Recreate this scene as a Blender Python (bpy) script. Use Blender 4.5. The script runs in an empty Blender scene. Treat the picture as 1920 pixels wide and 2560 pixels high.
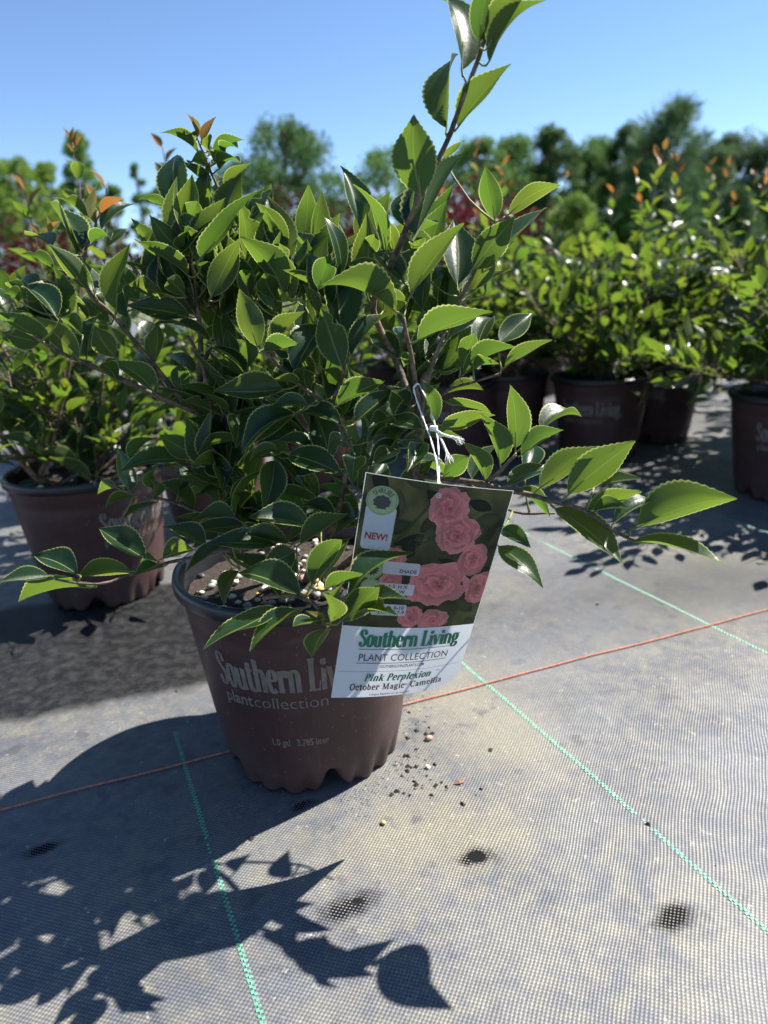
import bpy, math, random
from math import sin, cos, pi, sqrt, radians, atan2, hypot
from mathutils import Vector, Matrix, noise
random.seed(11)
scene = bpy.context.scene
COL = scene.collection

# ------------------------------------------------------------------ camera
cam_data = bpy.data.cameras.new('camera')
cam = bpy.data.objects.new('camera', cam_data); COL.objects.link(cam)
R_ = Vector((0.99844, -0.01762, -0.05297)); U_ = Vector((0.05582, 0.31516, 0.94740)); F_ = Vector((0.0, 0.94888, -0.31565))
cam.matrix_world = Matrix(((R_.x, U_.x, -F_.x, 0), (R_.y, U_.y, -F_.y, 0), (R_.z, U_.z, -F_.z, 0.41), (0, 0, 0, 1)))
cam_data.sensor_fit = 'VERTICAL'; cam_data.sensor_height = 34.61; cam_data.sensor_width = 25.96; cam_data.lens = 24.0
cam_data.clip_start = 0.01; cam_data.clip_end = 3000
cam_data.dof.use_dof = True; cam_data.dof.focus_distance = 0.50; cam_data.dof.aperture_fstop = 6.0
scene.camera = cam
# ------------------------------------------------------------------ sky, sun, exposure
SUN_AZ, SUN_EL = radians(24), radians(52)          # azimuth from +X towards +Y
world = bpy.data.worlds.new('World'); scene.world = world; world.use_nodes = True
wn = world.node_tree.nodes; wl = world.node_tree.links
sky = wn.new('ShaderNodeTexSky'); sky.sky_type = 'NISHITA'; sky.sun_disc = False
sky.sun_elevation = SUN_EL; sky.sun_rotation = pi / 2 - SUN_AZ
sky.altitude = 100; sky.air_density = 0.78; sky.dust_density = 0.0; sky.ozone_density = 5.0
wn['Background'].inputs[1].default_value = 0.076
wl.new(sky.outputs[0], wn['Background'].inputs[0])
sun_d = bpy.data.lights.new('sun', 'SUN'); sun_d.energy = 5.0; sun_d.angle = radians(0.53); sun_d.color = (1.0, 0.945, 0.86)
sun = bpy.data.objects.new('sun', sun_d); COL.objects.link(sun)
sun.rotation_euler = Vector((cos(SUN_EL) * cos(SUN_AZ), cos(SUN_EL) * sin(SUN_AZ), sin(SUN_EL))).to_track_quat('Z', 'Y').to_euler()
sun.location = (3, 2, 5)
scene.view_settings.view_transform = 'Standard'; scene.view_settings.look = 'None'
scene.view_settings.exposure = 1.4; scene.view_settings.gamma = 1.0
scene.cycles.max_bounces = 8; scene.cycles.transmission_bounces = 6; scene.cycles.diffuse_bounces = 4; scene.cycles.glossy_bounces = 3
scene.cycles.caustics_reflective = False; scene.cycles.caustics_refractive = False
scene.cycles.use_denoising = True

# ------------------------------------------------------------------ helpers
def link(o, parent=None):
    COL.objects.link(o)
    if parent is not None: o.parent = parent
    return o
def tag(o, label=None, cat=None, group=None, kind=None):
    if label: o['label'] = label
    if cat: o['category'] = cat
    if group: o['group'] = group
    if kind: o['kind'] = kind
    return o
def empty(name, loc=(0, 0, 0), rz=0.0, sc=1.0):
    o = bpy.data.objects.new(name, None); o.empty_display_size = 0.02
    o.location = loc; o.rotation_euler = (0, 0, rz); o.scale = (sc, sc, sc)
    return link(o)
class MB:
    "collects vertices, faces and one uv/colour per vertex"
    def __init__(s): s.v = []; s.f = []; s.c = []; s.uv = []
    def add(s, vs, fs, col=None, uv=None):
        b = len(s.v); s.v += [tuple(p) for p in vs]; s.f += [tuple(b + i for i in f) for f in fs]
        if col is not None: s.c += [col] * len(vs) if not isinstance(col, list) else col
        if uv is not None: s.uv += uv
    def mesh(s, name, mats, smooth=True, mi=None):
        m = bpy.data.meshes.new(name); m.from_pydata(s.v, [], s.f)
        for x in (mats if isinstance(mats, list) else [mats]): m.materials.append(x)
        if s.c:
            a = m.color_attributes.new('Col', 'FLOAT_COLOR', 'POINT')
            a.data.foreach_set('color', [q for c in s.c for q in (c[0], c[1], c[2], 1.0)])
        if s.uv:
            l = m.uv_layers.new(name='UVMap'); idx = [0] * len(m.loops); m.loops.foreach_get('vertex_index', idx)
            l.data.foreach_set('uv', [q for i in idx for q in s.uv[i]])
        m.polygons.foreach_set('use_smooth', [smooth] * len(m.polygons)); m.update()
        return m
    def build(s, name, mats, parent=None, smooth=True):
        return link(bpy.data.objects.new(name, s.mesh(name, mats, smooth)), parent)
    def box(s, c, h, col=None):
        x, y, z = c; a, b, d = h
        vs = [(x + i * a, y + j * b, z + k * d) for i in (-1, 1) for j in (-1, 1) for k in (-1, 1)]
        s.add(vs, [(0, 1, 3, 2), (4, 6, 7, 5), (0, 4, 5, 1), (2, 3, 7, 6), (0, 2, 6, 4), (1, 5, 7, 3)], col)
    def tube(s, pts, radii, seg=6, col=None, cap=True):
        pts = [Vector(p) for p in pts]; n = len(pts); t0 = (pts[1] - pts[0]).normalized()
        nrm = t0.orthogonal().normalized(); vs = []; fs = []
        for i, p in enumerate(pts):
            t = (pts[min(i + 1, n - 1)] - pts[max(i - 1, 0)]).normalized()
            nrm = (nrm - t * nrm.dot(t)).normalized(); b = t.cross(nrm)
            for k in range(seg):
                a = 2 * pi * k / seg; vs.append(p + (nrm * cos(a) + b * sin(a)) * radii[i])
        for i in range(n - 1):
            for k in range(seg):
                k2 = (k + 1) % seg; fs.append((i * seg + k, i * seg + k2, (i + 1) * seg + k2, (i + 1) * seg + k))
        if cap: fs.append(tuple(range(seg - 1, -1, -1))); fs.append(tuple((n - 1) * seg + k for k in range(seg)))
        s.add(vs, fs, col)
def smooth_path(pts, step=0.006, wob=0.0):
    pts = [Vector(p) for p in pts]; out = []
    P = [pts[0] * 2 - pts[1]] + pts + [pts[-1] * 2 - pts[-2]]
    for i in range(1, len(P) - 2):
        n = max(2, int((P[i + 1] - P[i]).length / step))
        for k in range(n):
            t = k / n; a, b, c, d = P[i - 1], P[i], P[i + 1], P[i + 2]
            q = 0.5 * ((2 * b) + (c - a) * t + (2 * a - 5 * b + 4 * c - d) * t * t + (3 * b - a - 3 * c + d) * t ** 3)
            if wob: q = q + noise.noise_vector(q * 60) * wob
            out.append(q)
    out.append(pts[-1]); return out

# ------------------------------------------------------------------ materials
class NT:
    def __init__(s, name):
        s.m = bpy.data.materials.new(name); s.m.use_nodes = True; s.t = s.m.node_tree; s.n = s.t.nodes; s.l = s.t.links
        s.b = s.n['Principled BSDF']; s.o = s.n['Material Output']
    def new(s, typ, **kw):
        n = s.n.new(typ)
        for k, v in kw.items():
            if k.startswith('i_'): s.set(n.inputs[k[2:]] if not k[2:].isdigit() else n.inputs[int(k[2:])], v)
            else: setattr(n, k, v)
        return n
    def set(s, inp, v):
        if isinstance(v, bpy.types.NodeSocket): s.l.new(v, inp)
        else:
            if hasattr(inp.default_value, '__len__') and len(inp.default_value) == 4 and len(v) == 3: v = (*v, 1)
            inp.default_value = v
    def math(s, op, a, b=0.0, c=None, clamp=False):
        n = s.n.new('ShaderNodeMath'); n.operation = op; n.use_clamp = clamp
        s.set(n.inputs[0], a); s.set(n.inputs[1], b)
        if c is not None: s.set(n.inputs[2], c)
        return n.outputs[0]
    def mix(s, f, a, b):
        n = s.n.new('ShaderNodeMix'); n.data_type = 'RGBA'; s.set(n.inputs[0], f); s.set(n.inputs[6], a); s.set(n.inputs[7], b); return n.outputs[2]
    def ramp(s, f, a, b):
        n = s.n.new('ShaderNodeMapRange'); n.clamp = True; s.set(n.inputs[0], f); n.inputs[1].default_value = a; n.inputs[2].default_value = b; return n.outputs[0]
    def noise(s, scale, vec=None, detail=3.0, rough=0.55):
        n = s.n.new('ShaderNodeTexNoise'); n.inputs['Scale'].default_value = scale; n.inputs['Detail'].default_value = detail; n.inputs['Roughness'].default_value = rough
        if vec is not None: s.l.new(vec, n.inputs['Vector'])
        return n.outputs[0]
    def coord(s, which='Object'): return s.new('ShaderNodeTexCoord').outputs[which]
    def bump(s, h, strength=0.3, dist=0.001):
        n = s.new('ShaderNodeBump'); n.inputs['Strength'].default_value = strength; n.inputs['Distance'].default_value = dist
        s.l.new(h, n.inputs['Height']); return n.outputs[0]
def simple(name, col, rough=0.6, spec=0.4, var=0.25, scale=60, bump=0.0, metal=0.0):
    t = NT(name); n = t.noise(scale, t.coord())
    t.set(t.b.inputs['Base Color'], t.mix(t.ramp(n, .3, .7), tuple(c * (1 - var) for c in col), tuple(min(1, c * (1 + var)) for c in col)))
    t.b.inputs['Roughness'].default_value = rough; t.b.inputs['Specular IOR Level'].default_value = spec; t.b.inputs['Metallic'].default_value = metal
    if bump: t.set(t.b.inputs['Normal'], t.bump(t.noise(scale * 4, t.coord()), bump, 0.001))
    return t.m
def leaf_material(name, top_a, top_b, under_a, under_b, trans, margin, tw=0.42, rough=0.35, fine=True):
    t = NT(name)
    uv = t.new('ShaderNodeSeparateXYZ', i_0=t.coord('UV')); u, v = uv.outputs[0], uv.outputs[1]
    rnd = t.new('ShaderNodeObjectInfo').outputs['Random']
    au = t.math('ABSOLUTE', t.math('MULTIPLY_ADD', u, 2.0, -1.0))
    top = t.mix(rnd, top_a, top_b); und = t.mix(rnd, under_a, under_b)
    rib = t.ramp(au, 0.055, 0.02); edge = t.ramp(au, 0.90, 0.97)
    tr = t.mix(rnd, tuple(c * q for c, q in zip(trans, (.72, .90, .9))), tuple(c * q for c, q in zip(trans, (1.35, 1.12, 1.1))))
    if fine:
        # side veins: slanted lines off the midrib
        ph = t.math('SUBTRACT', t.math('MULTIPLY', v, 10.0), t.math('MULTIPLY', au, 2.4))
        w = t.math('ABSOLUTE', t.math('SUBTRACT', t.math('FRACT', ph), 0.5))
        vein = t.math('MULTIPLY', t.ramp(w, 0.06, 0.01), 0.35)
        blot = t.ramp(t.noise(9, t.coord(), 3), .35, .7)
        top = t.mix(t.math('MULTIPLY', blot, .5), top, tuple(c * 1.5 for c in top_b))
        top = t.mix(vein, top, tuple(min(1, c * 2.2) for c in top_b)); und = t.mix(vein, und, tuple(c * 1.35 for c in under_b))
        tr = t.mix(vein, tr, tuple(c * .8 for c in trans))
        bl = t.new('ShaderNodeTexNoise', noise_dimensions='4D'); bl.inputs['Scale'].default_value = 5.5; bl.inputs['Detail'].default_value = 3; t.l.new(t.coord(), bl.inputs['Vector']); t.set(bl.inputs['W'], t.math('MULTIPLY', rnd, 90.0))
        spot = t.math('MULTIPLY', t.ramp(bl.outputs[0], .70, .735), .8)
        top = t.mix(spot, top, (.10, .07, .03)); und = t.mix(spot, und, (.13, .09, .04)); tr = t.mix(spot, tr, (.07, .045, .015))
        # dust specks on the upper face
        sp = t.ramp(t.noise(70, t.coord(), 2), .69, .74)
        top = t.mix(t.math('MULTIPLY', sp, .35), top, (.25, .27, .2))
        hgt = t.math('ADD', t.math('MULTIPLY', t.noise(26, t.coord(), 3), 1.0), t.math('MULTIPLY', vein, -.25))
        nrm = t.bump(hgt, 0.25, 0.0006)
    top = t.mix(t.math('MULTIPLY', rib, .55), top, margin); und = t.mix(t.math('MULTIPLY', rib, .6), und, margin)
    top = t.mix(edge, top, margin); und = t.mix(edge, und, margin)
    tr = t.mix(t.math('MULTIPLY', edge, .8), tr, tuple(min(1, c * 1.5) for c in margin))
    back = t.new('ShaderNodeNewGeometry').outputs['Backfacing']
    t.set(t.b.inputs['Base Color'], t.mix(back, top, und))
    rr = t.math('MULTIPLY_ADD', t.noise(14, t.coord(), 2), 0.18, rough - 0.09)
    t.set(t.b.inputs['Roughness'], t.math('ADD', rr, t.math('MULTIPLY', back, 0.27)))
    t.set(t.b.inputs['Specular IOR Level'], t.math('MULTIPLY_ADD', back, -0.2, 0.42))
    if fine: t.set(t.b.inputs['Normal'], nrm)
    tl = t.new('ShaderNodeBsdfTranslucent'); t.set(tl.inputs[0], tr)
    mx = t.new('ShaderNodeMixShader'); mx.inputs[0].default_value = tw
    t.l.new(t.b.outputs[0], mx.inputs[1]); t.l.new(tl.outputs[0], mx.inputs[2]); t.l.new(mx.outputs[0], t.o.inputs[0])
    return t.m
LEAF = leaf_material('camellia_leaf', (.005, .021, .0145), (.012, .036, .0150), (.048, .082, .034), (.066, .104, .036), (.142, .240, .024), (.40, .44, .14), tw=.41)
LEAF_BG = leaf_material('camellia_leaf_small', (.006, .022, .013), (.015, .040, .014), (.045, .078, .030), (.062, .098, .032), (.165, .27, .022), (.24, .29, .08), fine=False, tw=.38, rough=.30)
YOUNG = leaf_material('young_leaf', (.16, .07, .025), (.22, .12, .03), (.24, .13, .05), (.30, .14, .06), (.33, .16, .035), (.32, .16, .06), fine=False, rough=.4)
OLIVE = leaf_material('new_leaf', (.10, .12, .03), (.14, .14, .035), (.16, .17, .06), (.2, .19, .06), (.20, .20, .03), (.26, .24, .07), fine=False, rough=.4)
REDLEAF = leaf_material('burgundy_leaf', (.022, .006, .010), (.035, .008, .012), (.04, .012, .018), (.05, .012, .018), (.075, .007, .013), (.10, .02, .03), fine=False, rough=.28)
def bark_material(name, a, b, scale=300):
    t = NT(name); n = t.noise(scale, t.coord(), 4); n2 = t.noise(scale * .25, t.coord(), 2)
    t.set(t.b.inputs['Base Color'], t.mix(t.ramp(t.math('ADD', n, n2), .8, 1.25), a, b)); t.b.inputs['Roughness'].default_value = .75
    t.set(t.b.inputs['Normal'], t.bump(n, .6, .001)); return t.m
BARK = bark_material('stem_bark', (.055, .035, .024), (.20, .135, .085))
PETIOLE = simple('green_twig', (.20, .21, .06), .5, .4, .3, 200)
def pot_material():
    t = NT('brown_plastic'); co = t.coord()
    n = t.noise(28, co, 5, .6); sm = t.noise(9, co, 3); sp = t.noise(420, co, 2)
    base = t.mix(t.ramp(n, .35, .7), (.049, .0235, .0228), (.066, .0325, .031))
    z = t.new('ShaderNodeSeparateXYZ', i_0=co).outputs[2]
    dirt = t.math('MULTIPLY', t.ramp(t.math('ADD', sm, t.math('MULTIPLY', z, -2.2)), .42, .62), .35)
    base = t.mix(dirt, base, (.12, .085, .075))
    base = t.mix(t.math('MULTIPLY', t.ramp(sp, .70, .74), .5), base, (.42, .36, .3))
    cz = t.new('ShaderNodeMapping'); t.l.new(co, cz.inputs[0]); cz.inputs['Scale'].default_value = (22, 22, 95)
    scuff = t.math('MULTIPLY', t.ramp(t.noise(1.0, cz.outputs[0], 4, .6), .60, .74), t.ramp(t.noise(16, co, 2), .48, .62)); base = t.mix(t.math('MULTIPLY', scuff, .5), base, (.15, .11, .10))
    cv = t.new('ShaderNodeMapping'); t.l.new(co, cv.inputs[0]); cv.inputs['Scale'].default_value = (120, 120, 9)
    run = t.math('MULTIPLY', t.ramp(t.noise(1.0, cv.outputs[0], 3, .6), .58, .75), .22); base = t.mix(run, base, (.13, .095, .088))
    t.set(t.b.inputs['Base Color'], base); t.set(t.b.inputs['Roughness'], t.math('MULTIPLY_ADD', n, .25, .38))
    t.b.inputs['Specular IOR Level'].default_value = .35
    t.set(t.b.inputs['Normal'], t.bump(t.math('ADD', n, t.math('MULTIPLY', sp, .2)), .25, .001)); return t.m
POT = pot_material()
POT_RIM = simple('black_plastic', (.013, .0145, .019), .32, .5, .35, 40, .15)
POT_INK = simple('tan_ink', (.165, .143, .126), .6, .3, .22, 120)
POT_EMBOSS = simple('faded_print', (.20, .15, .135), .6, .3, .35, 150)
def soil_material():
    t = NT('potting_bark'); n = t.noise(260, t.coord(), 5, .7)
    t.set(t.b.inputs['Base Color'], t.mix(t.ramp(n, .35, .72), (.010, .008, .007), (.075, .052, .036))); t.b.inputs['Roughness'].default_value = .9
    t.set(t.b.inputs['Normal'], t.bump(n, 1.0, .004)); return t.m
SOIL = soil_material()
STONES = [simple('pale_stone', (.72, .66, .50), .6, .4, .2, 200), simple('pink_stone', (.50, .27, .20), .6, .4, .25, 200), simple('grey_stone', (.30, .30, .29), .6, .4, .25, 200),
          simple('black_stone', (.04, .04, .042), .5, .4, .3, 200), simple('ochre_stone', (.55, .36, .12), .6, .4, .25, 200)]
def print_material(name, tw, rough):
    t = NT(name); a = t.new('ShaderNodeAttribute', attribute_name='Col').outputs['Color']
    t.set(t.b.inputs['Base Color'], a); t.b.inputs['Roughness'].default_value = rough; t.b.inputs['Specular IOR Level'].default_value = .4
    tl = t.new('ShaderNodeBsdfTranslucent'); t.set(tl.inputs[0], a); mx = t.new('ShaderNodeMixShader'); mx.inputs[0].default_value = tw
    t.l.new(t.b.outputs[0], mx.inputs[1]); t.l.new(tl.outputs[0], mx.inputs[2]); t.l.new(mx.outputs[0], t.o.inputs[0]); return t.m
PRINT = print_material('printed_plastic', .46, .30); INK = print_material('ink', .0, .45)
STRING_W = simple('white_string', (.75, .75, .74), .8, .2, .1, 500)
ORANGE = simple('orange_twine', (.50, .21, .14), .75, .2, .3, 250, .4)
GREEN_T = simple('green_thread', (.12, .38, .255), .5, .4, .3, 300)

# fabric directions: the green marker threads run along WARP
WARP = Vector((0.4026, -0.9154, 0)).normalized(); WEFT = Vector((-WARP.y, WARP.x, 0))
def ground_material():
    t = NT('woven_ground_cloth'); co = t.coord()
    sep = t.new('ShaderNodeSeparateXYZ', i_0=co); X, Y = sep.outputs[0], sep.outputs[1]
    nz = t.new('ShaderNodeTexNoise'); nz.inputs['Scale'].default_value = 7; nz.inputs['Detail'].default_value = 2; t.l.new(co, nz.inputs['Vector'])
    wob = t.math('MULTIPLY_ADD', nz.outputs[0], .012, -.006)
    dot = lambda d: t.math('ADD', t.math('ADD', t.math('MULTIPLY', X, d.x), t.math('MULTIPLY', Y, d.y)), wob)
    a, b = dot(WARP), dot(WEFT)
    P = 0.0016
    sa = t.math('SINE', t.math('MULTIPLY', a, pi / P)); sb = t.math('SINE', t.math('MULTIPLY', b, pi / (P * 1.15)))
    pr = t.math('MULTIPLY', sa, sb); crown = t.ramp(pr, -.55, .75)
    cell = t.new('ShaderNodeCombineXYZ'); t.set(cell.inputs[0], t.math('FLOOR', t.math('DIVIDE', a, P))); t.set(cell.inputs[1], t.math('FLOOR', t.math('DIVIDE', b, P * 1.15)))
    wn_ = t.new('ShaderNodeTexWhiteNoise'); t.l.new(cell.outputs[0], wn_.inputs['Vector']); cellr = wn_.outputs['Value']
    gap = t.ramp(t.math('ABSOLUTE', pr), .22, .05)
    # per-tape streaks
    comb = t.new('ShaderNodeCombineXYZ'); t.set(comb.inputs[0], t.math('MULTIPLY', a, 40.0)); t.set(comb.inputs[1], t.math('MULTIPLY', b, 1400.0))
    st = t.noise(1.0, comb.outputs[0], 2)
    comb2 = t.new('ShaderNodeCombineXYZ'); t.set(comb2.inputs[0], t.math('MULTIPLY', a, 1400.0)); t.set(comb2.inputs[1], t.math('MULTIPLY', b, 25.0))
    st2 = t.noise(1.0, comb2.outputs[0], 2)
    streak = t.math('ADD', t.math('MULTIPLY', st, .5), t.math('MULTIPLY', st2, .5))
    def blob(cx, cy, rx, ry, rot, soft=.35, nscale=9, namp=.55):
        dx = t.math('SUBTRACT', X, cx); dy = t.math('SUBTRACT', Y, cy)
        p = t.math('ADD', t.math('MULTIPLY', dx, cos(rot)), t.math('MULTIPLY', dy, sin(rot))); q = t.math('SUBTRACT', t.math('MULTIPLY', dy, cos(rot)), t.math('MULTIPLY', dx, sin(rot)))
        r = t.math('SQRT', t.math('ADD', t.math('POWER', t.math('ABSOLUTE', t.math('DIVIDE', p, rx)), 2.0), t.math('POWER', t.math('ABSOLUTE', t.math('DIVIDE', q, ry)), 2.0)))
        r = t.math('ADD', r, t.math('MULTIPLY_ADD', t.noise(nscale, co, 4, .6), namp, -namp * .5))
        return t.ramp(r, 1.0, 1.0 - soft)
    big = t.noise(3.2, co, 4, .6); mid = t.noise(11, co, 4, .6); fine = t.noise(70, co, 4, .65)
    silt = t.ramp(t.math('ADD', t.math('MULTIPLY', big, .7), t.math('MULTIPLY', mid, .45)), .48, .70)       # dried yellow silt
    blue = t.ramp(t.math('ADD', t.math('MULTIPLY', mid, .55), t.math('MULTIPLY', fine, .5)), .44, .62)
    dust = t.mix(silt, (.155, .159, .166), (.250, .230, .165)); dust = t.mix(t.math('MULTIPLY', blue, .85), dust, (.082, .092, .120))
    silt2 = t.math('MAXIMUM', blob(.085, .60, .085, .16, .4, .8, 14, 1.0), blob(.02, .44, .10, .05, .3, .8, 18, 1.1))
    dust = t.mix(t.math('MULTIPLY', silt2, .6), dust, (.28, .255, .18))
    # small dark scuffs
    sc = t.ramp(t.noise(34, co, 3, .5), .62, .69); dust = t.mix(t.math('MULTIPLY', sc, .6), dust, (.06, .065, .085))
    sc2 = t.ramp(t.noise(160, co, 2, .5), .68, .75); dust = t.mix(t.math('MULTIPLY', sc2, .5), dust, (.46, .44, .39))
    # areas where no silt has settled: nearly clean black cloth
    clean = t.math('MAXIMUM', blob(-.36, .795, .36, .165, .22, .10, 22, .25), t.math('MULTIPLY', blob(.45, .86, .40, .19, .2, .8, 9), .62))
    clean = t.math('MAXIMUM', clean, t.math('MULTIPLY', t.ramp(t.noise(1.7, co, 4, .6), .52, .68), .55))
    base = t.mix(clean, dust, t.mix(t.ramp(fine, .42, .72), (.010, .010, .011), (.040, .040, .040)))
    base = t.mix(t.math('MULTIPLY', t.ramp(streak, .35, .65), .30), base, t.mix(.5, base, (.06, .065, .075)))
    # worn spots: the cloth opens and the dark underside shows between the tapes
    worn = None
    for (cx, cy, rx, ry) in ((.053, .418, .017, .0105), (.176, .358, .021, .012), (-.040, .380, .028, .013), (-.282, .45, .022, .008), (-.08, .483, .014, .007)):
        w = blob(cx, cy, rx, ry, .42, .6, 90, 1.1); worn = w if worn is None else t.math('MAXIMUM', worn, w)
    hole = t.math('MAXIMUM', blob(.0545, .4185, .0075, .0060, 0, .15, 200, .3), blob(-.0335, .3845, .0045, .0032, 0, .2, 200, .3))
    far = t.ramp(Y, 9.0, 11.0)
    dotl = t.mix(t.math('MULTIPLY', crown, t.math('MULTIPLY_ADD', cellr, .75, t.math('MULTIPLY_ADD', fine, .9, .12))), tuple(.58 for _ in range(3)), tuple(1.22 for _ in range(3)))
    mm = t.new('ShaderNodeMix'); mm.data_type = 'RGBA'; mm.blend_type = 'MULTIPLY'; mm.inputs[0].default_value = 1.0; t.l.new(base, mm.inputs[6]); t.l.new(dotl, mm.inputs[7]); base = mm.outputs[2]
    base = t.mix(t.math('MULTIPLY', worn, t.ramp(pr, .55, .2)), base, (.010, .010, .011)); base = t.mix(hole, base, (.014, .014, .015))
    base = t.mix(far, base, (.13, .14, .06))
    t.set(t.b.inputs['Base Color'], base); t.set(t.b.inputs['Roughness'], t.math('MULTIPLY_ADD', fine, .25, .36)); t.set(t.b.inputs['Specular IOR Level'], t.math('MULTIPLY_ADD', t.math('MAXIMUM', t.math('MAXIMUM', worn, hole), t.math('MULTIPLY', clean, .6)), -.5, .5))
    h = t.math('ADD', t.math('MULTIPLY', crown, 1.0), t.math('MULTIPLY', fine, .5))
    t.set(t.b.inputs['Normal'], t.bump(h, .55, .0006)); return t.m
GROUND = ground_material()

# ------------------------------------------------------------------ ground sheet
def gz(x, y):
    d = hypot(x, y - .6); k = max(0.0, 1 - d / 2.6)
    return k * (.0030 * noise.noise(Vector((x * 5, y * 5, 0))) + .0011 * noise.noise(Vector((x * 17, y * 17, 3)))) - .0022
def axis(lo, hi, step, far):
    v = [lo + step * i for i in range(int((hi - lo) / step) + 1)]; s = step; a = v[-1]
    while a < far: s *= 1.35; a += s; v.append(a)
    s = step; a = v[0]
    while a > -far: s *= 1.35; a -= s; v.insert(0, a)
    return v
def build_ground():
    xs = axis(-1.3, 1.5, .022, 900); ys = axis(-.3, 2.6, .022, 900); m = MB()
    vs = [(x, y, gz(x, y)) for y in ys for x in xs]; n = len(xs)
    m.add(vs, [(j * n + i, j * n + i + 1, (j + 1) * n + i + 1, (j + 1) * n + i) for j in range(len(ys) - 1) for i in range(n - 1)])
    o = m.build('ground', GROUND); tag(o, kind='structure', label='grey woven ground cloth stained with pale dried silt')
    return o
ground = build_ground()
def marker(p0, tmin, tmax, seed):
    m = MB(); rnd = random.Random(seed); t = tmin; k = 0
    while t < tmax:
        for side in (-1, 1):
            s = t + (0 if side < 0 else .0021); c = Vector(p0) + WARP * s + WEFT * (side * .00088)
            if noise.noise(Vector((s * 9, seed, 0))) < -.38 and rnd.random() < .6: continue
            L, W = .00115 * rnd.uniform(.8, 1.05), .0010; z = gz(c.x, c.y)
            vs = []
            for a, hgt in ((-1, .0002), (-.5, .0006), (.5, .0006), (1, .0002)):
                for b in (-1, 1):
                    q = c + WARP * (a * L) + WEFT * (b * W); vs.append((q.x, q.y, z + hgt))
            m.add(vs, [(0, 1, 3, 2), (2, 3, 5, 4), (4, 5, 7, 6)])
        t += .0042
    o = m.build('marker_thread', GREEN_T, ground); o['kind'] = 'stuff'; return o
marker((-.212, .585, 0), -.01, .42, 1); marker((.078, .692, 0), -1.0, .6, 2); marker((.351, .81, 0), -1.0, .6, 3); marker((-.50, .48, 0), -.05, .4, 4); marker((.64, .93, 0), -1.0, .6, 5)

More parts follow.
